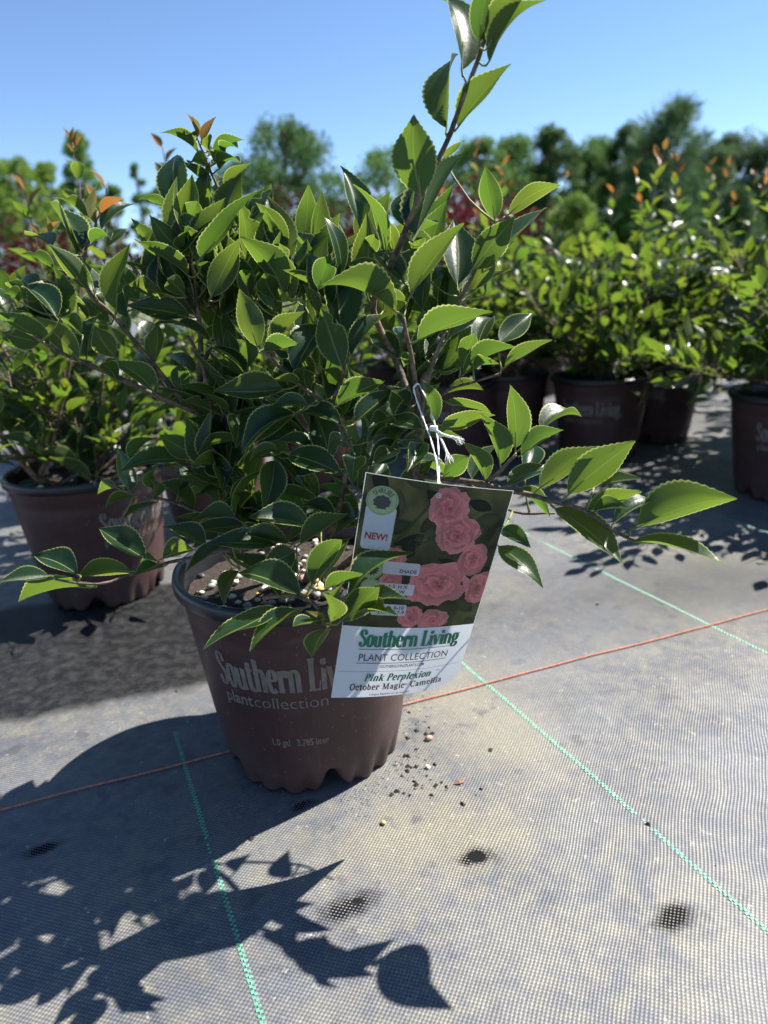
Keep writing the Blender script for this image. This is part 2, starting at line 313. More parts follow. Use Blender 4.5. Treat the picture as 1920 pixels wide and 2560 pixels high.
# ------------------------------------------------------------------ lettering
XH, CAP = 1.0, 1.46
def arc(cx, cy, rx, ry, a0, a1, n=14): return [(cx + rx * cos(radians(a0 + (a1 - a0) * i / n)), cy + ry * sin(radians(a0 + (a1 - a0) * i / n))) for i in range(n + 1)]
def spline(pts, n=5):
    return [(p.x, p.y) for p in smooth_path([(a, b, 0) for a, b in pts], .09)]
def glyph(ch):
    "pen paths of a bold bracketed serif letter: (advance, [(path, kind)]) kind s = contrast stroke, h = hairline serif"
    V = lambda x, a, b: ([(x, a + (b - a) * i / 6) for i in range(7)], 's')
    H = lambda x0, x1, y: ([(x0, y), (x1, y)], 'h')
    if ch == 'o': return .80, [(arc(.40, .5, .27, .5, 90, 450, 28), 's')]
    if ch == 'n': return .98, [V(.22, 0, .95), H(.04, .42, .03), H(.03, .22, .94), (arc(.47, .66, .25, .32, 165, 0, 10), 's'), V(.72, 0, .68), H(.54, .92, .03)]
    if ch == 'm': return 1.48, [V(.22, 0, .95), H(.04, .42, .03), H(.03, .22, .94), (arc(.47, .66, .25, .32, 165, 0, 10), 's'), V(.72, 0, .68), H(.56, .9, .03), (arc(.97, .66, .25, .32, 165, 0, 10), 's'), V(1.22, 0, .68), H(1.05, 1.42, .03)]
    if ch == 'h': return .98, [V(.22, 0, 1.46), H(.04, .42, .03), H(.03, .22, 1.44), (arc(.47, .66, .25, .32, 165, 0, 10), 's'), V(.72, 0, .68), H(.54, .92, .03)]
    if ch == 'u': return .98, [V(.22, .3, .95), H(.03, .22, .94), (arc(.46, .34, .24, .34, 180, 350, 10), 's'), V(.70, .05, .95), H(.51, .70, .94), H(.70, .92, .04)]
    if ch == 't': return .62, [V(.25, .22, 1.28), (arc(.42, .22, .17, .22, 180, 330, 8), 's'), H(.03, .54, .95), ([(.05, .97), (.25, 1.3)], 'h')]
    if ch == 'e': return .78, [([(.15, .55), (.66, .55)], 'h'), (arc(.40, .5, .27, .5, 8, 315, 24), 's')]
    if ch == 'r': return .74, [V(.22, 0, .95), H(.04, .44, .03), H(.03, .22, .94), (arc(.50, .68, .27, .29, 165, 60, 8), 's'), (arc(.60, .84, .07, .09, 0, 360, 10), 's')]
    if ch == 'i': return .48, [V(.24, 0, .95), H(.05, .44, .03), H(.04, .24, .94), (arc(.24, 1.27, .05, .07, 0, 360, 10), 's')]
    if ch == 'l': return .48, [V(.24, 0, 1.46), H(.05, .44, .03), H(.04, .24, 1.44)]
    if ch == 'v': return .84, [([(.16, .95), (.28, .6), (.44, .03)], 's'), ([(.44, .03), (.58, .5), (.70, .95)], 'h'), H(.0, .34, .95), H(.56, .84, .95)]
    if ch == 'x': return .86, [([(.18, .95), (.42, .5), (.68, .03)], 's'), ([(.18, .03), (.42, .5), (.66, .95)], 'h'), H(.03, .34, .95), H(.54, .82, .95), H(.03, .32, .03), H(.52, .86, .03)]
    if ch == 'g': return .84, [(arc(.38, .64, .22, .34, 90, 450, 22), 's'), (spline([(.26, .34), (.2, .2), (.36, .12), (.62, .06), (.66, -.12), (.5, -.32), (.28, -.32), (.14, -.2), (.2, -.02), (.36, .1)]), 's'), ([(.54, .86), (.68, 1.0), (.80, .96)], 'h')]
    if ch == 'a': return .80, [(spline([(.16, .74), (.26, .93), (.45, .93), (.56, .72)]), 's'), V(.56, .06, .72), (spline([(.56, .56), (.3, .48), (.17, .26), (.3, .04), (.56, .18)]), 's'), H(.56, .76, .05)]
    if ch == 'c': return .74, [(arc(.40, .5, .27, .5, 50, 315, 22), 's'), (arc(.56, .76, .06, .08, 0, 360, 8), 's')]
    if ch == 'b': return .88, [V(.2, 0, 1.46), H(.03, .2, 1.44), (arc(.42, .5, .26, .48, 140, -140, 20), 's')]
    if ch == 'p': return .88, [V(.2, -.42, .95), H(.02, .4, -.4), H(.03, .2, .94), (arc(.42, .5, .26, .48, 140, -140, 20), 's')]
    if ch == 'k': return .94, [V(.22, 0, 1.46), H(.04, .42, .03), H(.03, .22, 1.44), ([(.24, .42), (.66, .94)], 'h'), ([(.40, .62), (.56, .35), (.74, .03)], 's'), H(.52, .84, .95), H(.58, .94, .03)]
    if ch == 'S': return .86, [(spline([(.68, 1.08), (.6, 1.34), (.42, 1.45), (.22, 1.36), (.18, 1.1), (.4, .82), (.66, .58), (.68, .24), (.46, .01), (.24, .07), (.14, .38)]), 's'), ([(.68, 1.05), (.70, 1.44)], 'h'), ([(.13, .4), (.11, .02)], 'h')]
    if ch == 'L': return .92, [V(.30, 0, 1.46), H(.06, .54, 1.43), H(.06, .84, .03), ([(.80, .03), (.86, .44)], 'h')]
    if ch == 'P': return .98, [V(.28, 0, 1.46), H(.06, .52, .03), H(.06, .5, 1.43), (arc(.48, 1.07, .32, .36, 90, -90, 14), 's'), H(.28, .48, .71)]
    if ch == 'O': return 1.16, [(arc(.58, .73, .43, .73, 90, 450, 30), 's')]
    if ch == 'C': return 1.06, [(arc(.58, .73, .43, .73, 42, 318, 26), 's'), ([(.94, 1.0), (.96, 1.44)], 'h')]
    if ch == 'M': return 1.56, [([(.28, 0), (.28, .7), (.28, 1.44)], 'h'), ([(.32, 1.44), (.5, .9), (.74, .04)], 's'), ([(.74, .04), (.96, .8), (1.16, 1.44)], 'h'), V(1.22, 0, 1.46), H(.08, .46, .03), H(.08, .36, 1.43), H(1.0, 1.46, .03), H(1.2, 1.46, 1.43)]
    if ch == '.': return .36, [(arc(.18, .09, .04, .05, 0, 360, 8), 's')]
    return .42, []
def serif_text(txt, size, thick=.25, thin=.085, shear=0.0, squeeze=1.0, track=0.0, width=None):
    "2D vertices and quads; size = cap height; returns verts, faces, width"
    vs, fs, x = [], [], 0.0; k = size / CAP
    for ch in txt:
        adv, paths = glyph(ch)
        for path, kind in paths:
            n = len(path); b = len(vs)
            for i, (px, py) in enumerate(path):
                q = path[min(i + 1, n - 1)]; p = path[max(i - 1, 0)]; tx, ty = q[0] - p[0], q[1] - p[1]; l = hypot(tx, ty) or 1; tx, ty = tx / l, ty / l
                hw = (thin + (thick - thin) * abs(ty) ** 1.4) / 2 if kind == 's' else thin / 2
                for s in (-1, 1):
                    X = x + px - ty * hw * s; Y = py + tx * hw * s; vs.append(((X * squeeze + Y * shear) * k, Y * k))
            fs += [(b + 2 * i, b + 2 * i + 1, b + 2 * i + 3, b + 2 * i + 2) for i in range(n - 1)]
        x += adv + track
    w = x * squeeze * k
    if width: vs = [(a * width / w, b) for a, b in vs]; w = width
    return vs, fs, w
def sans_text(txt, size, bold=0.0, width=None):
    cu = bpy.data.curves.new('lettering', 'FONT'); cu.body = txt; cu.size = size; cu.offset = bold; cu.resolution_u = 3
    o = bpy.data.objects.new('lettering', cu); COL.objects.link(o)
    dg = bpy.context.evaluated_depsgraph_get(); dg.update(); me = o.evaluated_get(dg).to_mesh()
    vs = [(v.co.x, v.co.y) for v in me.vertices]; fs = [tuple(p.vertices) for p in me.polygons]
    o.evaluated_get(dg).to_mesh_clear(); bpy.data.objects.remove(o); bpy.data.curves.remove(cu)
    if not vs: return vs, fs, 0
    w = max(v[0] for v in vs)
    if width: vs = [(v[0] * width / w, v[1]) for v in vs]; w = width
    return vs, fs, w
def split_long(vs, fs, lim):
    "subdivide long edges so that flat lettering can follow a curved wall"
    tris = [];
    for f in fs:
        for i in range(1, len(f) - 1): tris.append((f[0], f[i], f[i + 1]))
    vs = list(vs); out = []; cache = {}
    def mid(a, b):
        k = (min(a, b), max(a, b))
        if k not in cache: vs.append(((vs[a][0] + vs[b][0]) / 2, (vs[a][1] + vs[b][1]) / 2)); cache[k] = len(vs) - 1
        return cache[k]
    st = tris
    while st:
        t = st.pop(); e = [(hypot(vs[t[i]][0] - vs[t[(i + 1) % 3]][0], vs[t[i]][1] - vs[t[(i + 1) % 3]][1]), i) for i in range(3)]; l, i = max(e)
        if l > lim: a, b, c = t[i], t[(i + 1) % 3], t[(i + 2) % 3]; m = mid(a, b); st += [(a, m, c), (m, b, c)]
        else: out.append(t)
    return vs, out

# ------------------------------------------------------------------ nursery pot
PH, PR0, PR1 = .184, .080, .1007          # height, base radius, wall radius below the rim
def wall_r(z): return PR0 + (PR1 - PR0) * (z / (PH - .012))
def pot_meshes():
    m = MB(); N = 168
    zs = [0, .003, .007, .012, .018, .026, .034, .05, .07, .09, .11, .13, .146, .150, .153, PH - .012]
    ring = lambda f: [f(2 * pi * k / N) for k in range(N)]
    def foot(a): return max(0.0, cos(5 * a - 1.4)) ** 4                                  # five drain notches
    def zfun(a, z):
        lift = .0014 * (0.5 + .5 * cos(22 * a)) * (.6 + .5 * sin(3 * a + 1)) + .019 * foot(a)
        return z + lift * max(0.0, 1 - z / .026)
    def rfun(a, z):
        k = max(0.0, 1 - z / .028)
        return wall_r(z) - .0042 * k * (.5 + .5 * cos(22 * a)) ** 2 - .002 * k + (-.0012 if abs(z - .150) < .001 else 0)
    vs = []
    for z in zs: vs += [(rfun(a, z) * cos(a), rfun(a, z) * sin(a), zfun(a, z)) for a in [2 * pi * k / N for k in range(N)]]
    n = len(zs); fs = [(i * N + k, i * N + (k + 1) % N, (i + 1) * N + (k + 1) % N, (i + 1) * N + k) for i in range(n - 1) for k in range(N)]
    # underside pan
    b = len(vs); vs += [(.066 * cos(2 * pi * k / N), .066 * sin(2 * pi * k / N), .016) for k in range(N)]
    fs += [(k, b + k, b + (k + 1) % N, (k + 1) % N) for k in range(N)]; fs.append(tuple(b + k for k in range(N)))
    m.add(vs, fs); body = m.mesh('pot_body', POT)
    m = MB(); prof = [(PR1 - .0003, PH - .0135), (PR1 + .0035, PH - .0130), (PR1 + .0052, PH - .011), (PR1 + .0056, PH - .005), (PR1 + .0048, PH - .0015), (PR1 + .0025, PH), (PR1 - .0002, PH - .0012), (PR1 - .0014, PH - .004), (PR1 - .0030, PH - .020), (PR1 - .0045, PH - .045)]
    N = 96; vs = []
    for r, z in prof: vs += [(r * cos(2 * pi * k / N), r * sin(2 * pi * k / N), z) for k in range(N)]
    fs = [(i * N + k, i * N + (k + 1) % N, (i + 1) * N + (k + 1) % N, (i + 1) * N + k) for i in range(len(prof) - 1) for k in range(N)]
    m.add(vs, fs); rim = m.mesh('pot_rim', POT_RIM)
    m = MB(); N = 48; rs = [0, .012, .025, .038, .05, .062, .074, .086, .0965]; vs = []
    for r in rs: vs += [(r * cos(2 * pi * k / N), r * sin(2 * pi * k / N), .1620 + .004 * noise.noise(Vector((r * cos(2 * pi * k / N) * 90, r * sin(2 * pi * k / N) * 90, 2))) - .02 * max(0, r - .08)) for k in range(N)]
    m.add(vs, [(i * N + k, i * N + (k + 1) % N, (i + 1) * N + (k + 1) % N, (i + 1) * N + k) for i in range(len(rs) - 1) for k in range(N)]); soil = m.mesh('pot_soil', SOIL)
    return body, rim, soil
BODY_M, RIM_M, SOIL_M = pot_meshes()
def on_pot(vs, fs, mat, name, z0, ang0, lift=.00035):
    vs, fs = split_long(vs, fs, .006); m = MB()
    out = []
    for (x, y) in vs:
        z = z0 + y; r = wall_r(z); a = ang0 + x / wall_r(z0 + .01); out.append(((r + lift) * cos(a), (r + lift) * sin(a), z))
    m.add(out, fs); return m.mesh(name, mat, False)
v, f, w = serif_text('Southern Living.', .0300, .36, .105, 0, 1, -.03, .130); SL_W = w
NAME_M = on_pot([(a - w / 2, b) for a, b in v], f, POT_INK, 'pot_brand', .1085, 0)
v1, f1, w1 = sans_text('plant', .0155, .0003, .0275); v2, f2, w2 = sans_text('collection', .0155, -.00005, .0605)
v = v1 + [(a + w1 + .0006, b) for a, b in v2]; f = f1 + [tuple(i + len(v1) for i in q) for q in f2]
SUB_M = on_pot([(a - SL_W / 2 + .003, b) for a, b in v], f, POT_INK, 'pot_subtitle', .0925, 0)
v, f, w = sans_text('1.0 gal   3.785 liter', .0095, .00016, .047); VOL_M = on_pot([(a - w / 2, b) for a, b in v], f, POT_EMBOSS, 'pot_volume', .0550, 0.0)
PEB = []
for s in range(4):
    m = MB(); vs = []; fs = []
    import bmesh
    bm = bmesh.new(); bmesh.ops.create_icosphere(bm, subdivisions=1, radius=1)
    vs = [tuple(Vector(p.co) * (1 + .28 * noise.noise(Vector(p.co) * 1.3 + Vector((s * 7, 0, 0))))) for p in bm.verts]; bm.verts.index_update(); fs = [tuple(q.index for q in p.verts) for p in bm.faces]; bm.free()
    m.add([(x, y * .8, z * .62) for x, y, z in vs], fs); PEB.append(m)
PEB_MESH = [[PEB[s].mesh('pebble', STONES[c]) for c in range(5)] for s in range(4)]
def pebble(parent, loc, size, colour, rnd):
    o = bpy.data.objects.new('pebble', PEB_MESH[rnd.randrange(4)][colour]); o.location = loc; o.rotation_euler = (rnd.uniform(-.5, .5), rnd.uniform(-.5, .5), rnd.uniform(0, 6.3)); o.scale = (size,) * 3
    return link(o, parent)
def make_pot(loc, face, label, group=None, lettering=True, rnd=None, stones=0, tilt=(0, 0), sc=1.0):
    root = empty('nursery_pot', loc, 0, sc); root.rotation_euler = (tilt[0], tilt[1], face)
    tag(root, label, 'pot', group)
    link(bpy.data.objects.new('pot_body', BODY_M), root); link(bpy.data.objects.new('rim', RIM_M), root)
    so = link(bpy.data.objects.new('soil', SOIL_M), root)
    if lettering:
        link(bpy.data.objects.new('brand_lettering', NAME_M), root); link(bpy.data.objects.new('subtitle_lettering', SUB_M), root)
    for i in range(stones):
        a = rnd.uniform(0, 6.3); r = .092 * sqrt(rnd.random()); s = rnd.uniform(.0018, .0052)
        pebble(so, (r * cos(a), r * sin(a), .1625 - .02 * max(0, r - .08) + s * .3), s, rnd.choice((0, 0, 0, 1, 2, 2, 3, 3, 4)), rnd)
    return root
POT_XY = (-.0764, .571)
rp = random.Random(5)
main_pot = make_pot((POT_XY[0], POT_XY[1], 0), radians(-91), 'brown nursery pot holding the tagged camellia with pale gravel on its soil', rnd=rp, stones=210)
link(bpy.data.objects.new('volume_lettering', VOL_M), main_pot)

MAIN_LEAVES = """122,951,1037,106,1027,1145,56,-64,53,100,t
102,975,981,127,1047,1084,-77,-42,48,100,t
112,974,983,177,946,1045,-38,62,68,100,b
138,937,1062,146,915,1132,14,95,28,102,b
145,935,1058,195,908,1115,-38,66,65,100,b
146,942,1044,208,922,1103,-62,28,74,100,b
65,933,904,59,905,991,6,95,31,138,b
55,977,860,132,1070,976,-70,-26,67,100,t
55,1011,873,66,1068,936,-57,-55,61,100,t
111,1105,970,135,1054,988,-33,18,93,100,b
103,1280,842,140,1270,957,-69,67,28,100,b
22,1173,844,62,1160,898,12,98,15,127,b
-74,1226,850,-76,1188,893,-11,74,67,124,b
-21,1281,878,7,1261,936,10,96,28,111,b
-127,1088,621,-184,1039,589,46,-80,39,105,t
-15,1104,582,28,1148,627,29,-80,53,142,t
-34,1092,615,-88,1133,649,-34,-82,46,140,t
28,1072,579,-19,1023,556,47,-70,53,130,t
-149,1093,547,-85,1056,545,-46,-83,32,119,t
-191,1131,616,-259,1175,644,-35,-82,44,106,t
-121,1121,644,-152,1170,701,-11,-78,61,132,t
-66,1149,710,-32,1203,765,33,-76,55,128,t
31,1147,733,-5,1203,793,-30,-78,55,121,t
108,1125,716,169,1172,747,43,-81,39,107,t
84,1105,678,136,1161,691,62,-68,38,114,t
-218,1210,757,-261,1260,820,-12,-82,57,123,t
-160,1250,781,-118,1229,849,5,96,27,136,b
-252,1293,861,-209,1277,920,-2,96,28,127,b
-128,1311,855,-78,1287,921,8,96,27,100,b
-318,1187,763,-365,1251,833,39,-54,75,100,t
-383,1220,794,-405,1207,871,-33,94,7,112,b
-414,1167,770,-471,1215,816,-18,-78,60,103,t
-485,1146,775,-517,1128,835,-43,90,4,134,b
-508,1121,750,-549,1090,770,59,-81,-2,145,t
-344,1155,680,-401,1204,717,-27,-76,59,109,t
-100,1064,492,-139,1113,537,-18,-73,65,115,t
-34,1076,500,7,1126,532,37,-71,60,137,t
-206,1118,457,-258,1166,506,-12,-77,63,110,t
-262,1062,471,-293,1014,442,50,-65,57,121,t
-125,927,462,-175,886,452,51,-73,47,143,t
-52,977,415,1,1019,435,39,-75,54,144,t
180,1078,882,163,1058,953,36,87,34,100,b
194,1081,890,266,1055,927,-12,69,72,100,b
184,1082,838,271,1164,912,-55,-15,82,100,t
144,1077,817,203,1053,887,25,96,13,115,b
141,1083,790,177,1061,841,29,94,19,103,b
130,1087,778,217,1150,818,-30,-18,94,100,t
125,1080,794,130,1161,894,13,-78,62,100,t
48,988,789,119,947,876,-47,59,66,100,b
52,1047,808,5,1091,854,12,-65,75,100,t
177,1014,686,243,993,724,-23,62,75,100,b
140,1036,685,159,990,697,26,34,90,100,b
175,1032,718,234,1074,758,7,-74,67,100,t
144,1035,713,180,1095,755,-20,-47,86,100,t
39,982,770,-67,939,817,16,51,84,100,b
46,1007,784,0,961,801,-9,43,90,100,b
51,993,731,154,946,768,1,63,78,100,b
49,1001,717,40,1039,693,4,54,84,100,b
73,1066,702,107,1127,715,19,-31,93,100,t
124,1051,687,142,1020,737,34,85,41,106,b
120,1039,675,200,1009,715,-18,56,81,100,b
39,1069,703,-7,1121,735,-17,-62,76,100,t
-77,1062,803,-56,1029,849,16,84,53,123,b
-46,1061,730,-50,1155,856,37,-74,56,100,t
-46,1000,697,-69,994,784,-9,100,4,111,b
-39,1025,712,29,1079,767,-41,-35,84,100,t
-65,1103,799,-126,1082,835,30,51,81,100,b
-75,1090,761,-96,1072,816,63,63,46,100,b
-159,995,731,-175,987,814,1,100,9,100,b
-149,1001,736,-91,984,782,-37,62,69,100,b
-154,990,729,-97,946,744,13,47,87,100,b
-119,1017,692,-70,1094,761,-10,-63,77,100,t
-76,1167,846,-126,1217,896,42,-40,81,100,t
-141,1135,832,-127,1092,871,8,69,72,145,b
-119,1104,790,-133,1094,866,69,69,21,100,b
-145,1114,793,-151,1069,832,-31,64,70,132,b
-184,1122,795,-183,1087,842,-20,79,59,114,b
27,1062,843,-11,1049,941,84,39,38,100,b
36,1096,850,20,1069,899,49,69,53,100,b
-7,1126,846,10,1079,879,25,61,75,100,b
50,1034,805,5,1083,851,8,-64,76,100,t
14,1093,823,-31,1045,837,-18,42,89,100,b
5,1107,807,14,1068,826,-42,33,85,100,b
59,1072,873,95,1019,884,-3,18,98,100,b
59,1083,853,75,1038,869,16,38,91,100,b
89,1118,807,125,1176,818,45,-43,79,100,t
73,1085,768,90,1147,820,-45,-50,74,100,t
131,1110,783,134,1196,881,58,-62,52,100,t
-259,1248,1039,-269,1237,1073,61,68,41,100,r
-261,1250,1038,-261,1237,1069,78,57,24,100,o
-254,1242,1030,-224,1233,1065,-58,50,65,100,r
-257,1247,1018,-309,1219,1048,27,43,86,100,b
-246,1261,1023,-234,1217,1039,-49,18,85,100,b
-267,1261,1040,-271,1221,1040,16,0,99,100,b
-245,1262,1009,-184,1234,1031,-18,35,92,100,b
-248,1250,1011,-262,1308,1043,90,-2,43,100,t
-225,1251,1017,-190,1201,1014,3,-2,100,100,b
-240,1259,1003,-212,1213,1013,2,21,98,100,b
-249,1261,997,-270,1204,999,-37,17,91,100,b
-245,1257,964,-287,1231,1006,47,47,75,100,b
-235,1252,994,-187,1192,993,13,10,99,100,b
-231,1266,962,-178,1243,1000,-46,28,84,100,b
-234,1263,959,-244,1322,991,-92,-29,26,100,t
-224,1253,961,-221,1307,986,-53,-33,78,100,t
-281,1138,922,-291,1221,1019,-27,-74,61,100,t
-293,1161,927,-329,1120,944,-2,40,92,100,b
-268,1142,900,-239,1096,933,19,65,73,102,b
-272,1115,864,-311,1102,920,-24,97,5,103,b
-270,1127,867,-251,1078,898,-87,-4,49,100,b
-250,1092,852,-147,1046,945,-60,21,77,100,b
-263,1104,832,-324,1068,883,30,56,77,100,b
-212,1238,906,-181,1208,949,-50,50,71,100,b
-194,1219,879,-178,1271,941,-65,-49,58,100,t
-122,1147,864,-164,1138,932,48,79,39,100,b
-185,1174,840,-177,1244,883,-37,-45,81,100,t
-236,1246,954,-290,1310,966,36,13,92,100,b
-199,1187,844,-255,1243,875,35,-16,92,100,t
-220,1228,884,-234,1176,907,26,34,91,100,b
-234,1136,827,-255,1086,850,18,34,92,100,b
-419,1195,942,-424,1184,977,50,80,33,100,r
-415,1176,913,-406,1184,975,-99,-6,15,100,o
-413,1190,931,-365,1175,951,-27,37,89,100,r
-426,1187,928,-467,1166,958,15,69,70,100,b
-434,1153,880,-497,1228,959,76,-4,65,100,t
-413,1177,908,-367,1229,948,0,-60,80,100,t
-423,1161,888,-372,1108,894,13,23,96,100,b
-440,1149,872,-487,1211,920,60,-15,78,100,t
-413,1091,821,-450,1077,887,-4,98,18,100,b
-396,1074,812,-431,1130,869,85,0,53,100,t
-465,1123,854,-497,1087,876,-2,54,84,100,b
-477,1157,888,-545,1219,912,22,-14,97,100,t
-369,1061,788,-324,1041,881,-83,31,47,100,b
-371,1114,777,-375,1173,833,-66,-54,52,100,t
-299,1087,811,-366,1139,827,62,65,44,100,b
-275,1108,805,-286,1056,831,-67,44,60,101,b
-513,1099,816,-506,1051,841,-28,41,87,100,b
-433,1022,785,-501,1075,832,33,-34,88,100,t
-458,1093,789,-494,1159,836,81,3,58,100,t
-495,1053,811,-498,1002,824,-6,24,97,100,b
-513,1140,825,-562,1199,844,32,-4,95,100,t
-396,1177,811,-428,1159,862,34,80,49,100,b
-325,1165,838,-392,1216,861,10,-30,95,100,t
-306,1189,837,-333,1241,854,28,-17,94,100,t
-558,1303,913,-567,1289,934,18,79,58,100,r
-541,1296,911,-533,1284,946,72,69,8,100,o
-541,1302,914,-513,1287,935,-56,17,81,100,r
-278,1151,773,-367,1109,798,48,-71,51,100,t
-127,1009,675,-221,969,686,37,-72,58,100,t
-114,1014,643,-192,949,606,9,-58,81,100,t
-455,1035,748,-505,1000,801,4,82,58,100,b
-424,1048,726,-465,1022,792,-16,95,29,100,b
-423,1068,760,-431,1021,790,-23,54,81,100,b
-427,1071,724,-414,1136,789,-43,-59,68,100,t
-386,1084,723,-400,1060,773,-47,84,28,145,b
-389,1085,690,-392,1037,722,-36,53,76,100,b
-348,1133,702,-327,1116,771,-50,79,34,100,b
-339,1113,660,-395,1090,720,5,92,39,100,b
-311,1139,657,-298,1107,710,-17,83,54,120,b
-312,1136,644,-357,1200,671,28,-21,94,100,t
-228,1155,695,-229,1137,755,15,95,29,100,b
-286,1155,689,-348,1202,717,23,-26,94,100,t
-217,1107,625,-216,1044,588,27,-48,83,112,t
-208,1150,627,-187,1114,641,47,54,70,100,b
-249,1115,662,-314,1160,653,14,39,91,100,b
-309,1127,550,-401,1064,560,33,-34,88,100,t
-290,1118,557,-345,1100,603,-38,92,-11,122,b
-282,1114,550,-222,1067,536,-45,-73,52,108,t
-244,1138,513,-305,1104,498,-5,-35,94,100,t
-383,1140,486,-372,1097,534,43,73,53,100,b
-309,1123,466,-396,1172,500,32,-9,94,100,t
-419,1149,491,-450,1099,487,29,-25,93,100,t
-444,1166,499,-507,1217,478,19,57,80,100,b
-375,1139,500,-356,1101,555,-85,24,46,100,b
-339,1137,496,-356,1200,533,83,-9,54,100,t
-441,1137,457,-389,1179,469,-9,-17,98,100,t
-419,1138,497,-450,1209,568,83,-17,53,100,t
-422,1165,542,-360,1144,591,-45,45,77,100,b
-440,867,469,-490,831,481,44,-33,84,100,t
-407,876,463,-487,914,481,7,-31,95,100,t
-390,878,447,-526,926,408,-2,61,79,100,b
-343,898,457,-436,923,441,14,84,52,100,b
-327,912,465,-407,959,503,18,-41,89,100,t
-313,911,464,-352,953,450,49,66,57,100,b
-311,911,467,-248,869,493,27,76,58,100,b
-253,953,464,-327,992,485,14,-26,96,100,t
-310,925,451,-337,874,462,16,14,98,100,t
-213,921,483,-270,881,457,-24,-28,93,100,t
-148,934,468,-243,904,488,29,-32,90,100,t
-234,1040,474,-245,1105,503,-58,-41,70,100,t
-219,1025,469,-299,1063,474,39,77,50,100,b
-171,1036,464,-219,1094,471,1,-11,99,100,t
-209,934,437,-225,878,410,-17,-39,91,100,t
-143,890,406,-233,955,455,39,-14,91,100,t
-108,841,432,-206,897,446,-1,-25,97,100,t
-138,839,420,-233,777,404,-12,-8,99,100,t
-110,829,421,-172,769,395,-33,-6,94,100,t
-101,842,443,-54,824,516,-17,93,34,100,b
-83,836,440,-30,801,475,7,75,65,100,b
-53,802,447,35,856,477,-28,-8,96,100,t
-65,786,417,-10,776,468,17,98,0,100,b
-73,786,417,-72,749,480,66,66,37,100,b
-78,784,414,-104,822,351,-34,73,59,100,b
-86,805,409,-115,754,433,22,30,93,100,t
-38,813,425,22,783,450,-43,-11,89,100,t
-45,806,417,9,765,434,-28,5,96,100,t
-63,816,432,-52,781,475,-75,41,52,100,b
-81,796,412,-102,784,438,27,77,58,100,o
-125,920,430,-164,980,438,-14,-22,97,100,t
-96,880,431,-48,933,475,-22,-50,84,100,t
-101,959,484,-187,914,518,50,-36,78,100,t
-69,1001,480,-133,1038,489,1,-21,98,100,t
-132,939,468,-202,913,500,49,-35,80,100,t
-122,917,473,-48,894,525,-17,80,58,100,b
-136,992,587,-51,940,562,-10,-55,83,100,t
-36,967,585,-41,901,560,16,-36,92,102,t
-146,1031,581,-187,980,580,46,-40,79,100,t
-101,1060,576,-152,1025,598,60,-45,66,100,t
-113,993,646,-189,939,606,-6,-55,83,100,t
-96,1009,650,-148,970,657,43,-43,80,100,t
-49,1002,619,-121,1043,634,-9,-46,88,100,t
-44,1015,596,-72,956,593,24,-17,96,100,t
-62,1005,646,13,981,683,-6,78,62,100,b
-37,1006,620,20,1048,659,-9,-62,78,100,t
-75,1062,642,-84,1136,725,70,-49,52,100,t
-110,1011,681,-137,958,701,-15,42,90,100,b
-111,1024,679,-95,983,710,-49,39,78,100,b
-102,1037,662,-99,993,704,-11,67,73,115,b
-51,1030,673,-78,980,702,23,40,89,100,b
63,985,612,14,1036,620,-26,-38,89,100,t
19,1032,612,-15,979,622,38,-7,92,100,t
-18,1041,586,30,1094,580,-37,43,83,100,b
46,1007,640,7,1065,666,32,-21,92,100,t
77,982,616,63,978,682,65,73,18,100,b
61,1003,590,36,940,566,11,-40,91,100,t
27,1000,583,-13,943,574,15,-26,95,100,t
70,998,586,41,1033,536,-34,67,66,100,b
82,986,610,157,951,638,11,75,66,100,b
95,1040,651,161,1077,647,-23,49,84,100,b
95,1041,641,174,1073,615,11,45,88,100,b
87,1011,531,125,975,571,59,79,14,109,b
147,961,534,114,955,597,58,73,37,100,b
166,950,558,136,942,638,67,67,32,100,b
-161,1057,567,-178,998,499,25,-76,60,113,t
184,941,582,174,934,676,73,68,12,100,b
215,949,606,286,992,621,-15,-10,98,100,t
186,935,577,242,915,615,-3,87,50,100,b
128,999,528,176,1047,570,-44,-29,85,100,t
205,985,537,232,1051,563,14,-42,90,109,t
164,921,541,239,953,555,-5,-30,95,100,t
164,912,537,229,926,492,32,66,68,100,b
235,881,532,315,855,610,13,97,20,100,b
202,900,538,280,884,600,-2,96,28,100,b
278,891,543,328,861,559,-39,-16,91,100,t
257,862,518,318,831,551,11,83,55,100,b
264,856,518,296,811,540,-63,-5,78,100,t
219,882,524,290,804,466,21,-46,86,100,t
286,839,508,357,871,526,-17,-15,97,100,t
309,836,501,417,797,551,24,94,22,100,b
305,833,488,392,759,480,9,0,100,100,t
162,932,478,194,879,463,-28,-41,87,100,t
152,918,460,205,855,422,4,-48,87,100,t
-94,1162,840,-42,1183,913,-8,97,-22,95,b
-247,1243,845,-211,1220,926,-58,68,45,107,b
-126,1140,798,-126,1100,888,-90,-40,-18,95,b
-303,1148,804,-321,1180,883,-67,-73,14,106,b
-50,1141,809,-12,1156,885,-61,77,15,90,b
-242,1250,890,-311,1281,968,36,93,-6,97,b
-299,1123,859,-216,1139,920,-15,-89,43,99,b
-254,1263,921,-247,1242,1005,-52,-84,-17,102,b
-252,1109,840,-202,1114,938,-57,78,25,101,b
-9,1096,807,-1,1102,906,-20,98,-5,108,b
-161,1144,817,-146,1123,921,-3,98,20,104,b
-264,1126,867,-273,1114,969,-69,-71,-15,97,b
-228,1213,854,-226,1191,944,-49,-85,-19,93,b
-317,1174,843,-358,1178,924,51,83,22,103,b
-285,1154,819,-284,1147,922,22,97,6,96,b
-268,1195,785,-251,1213,874,70,-71,1,92,b
-219,1228,767,-238,1235,851,-3,-100,8,94,b
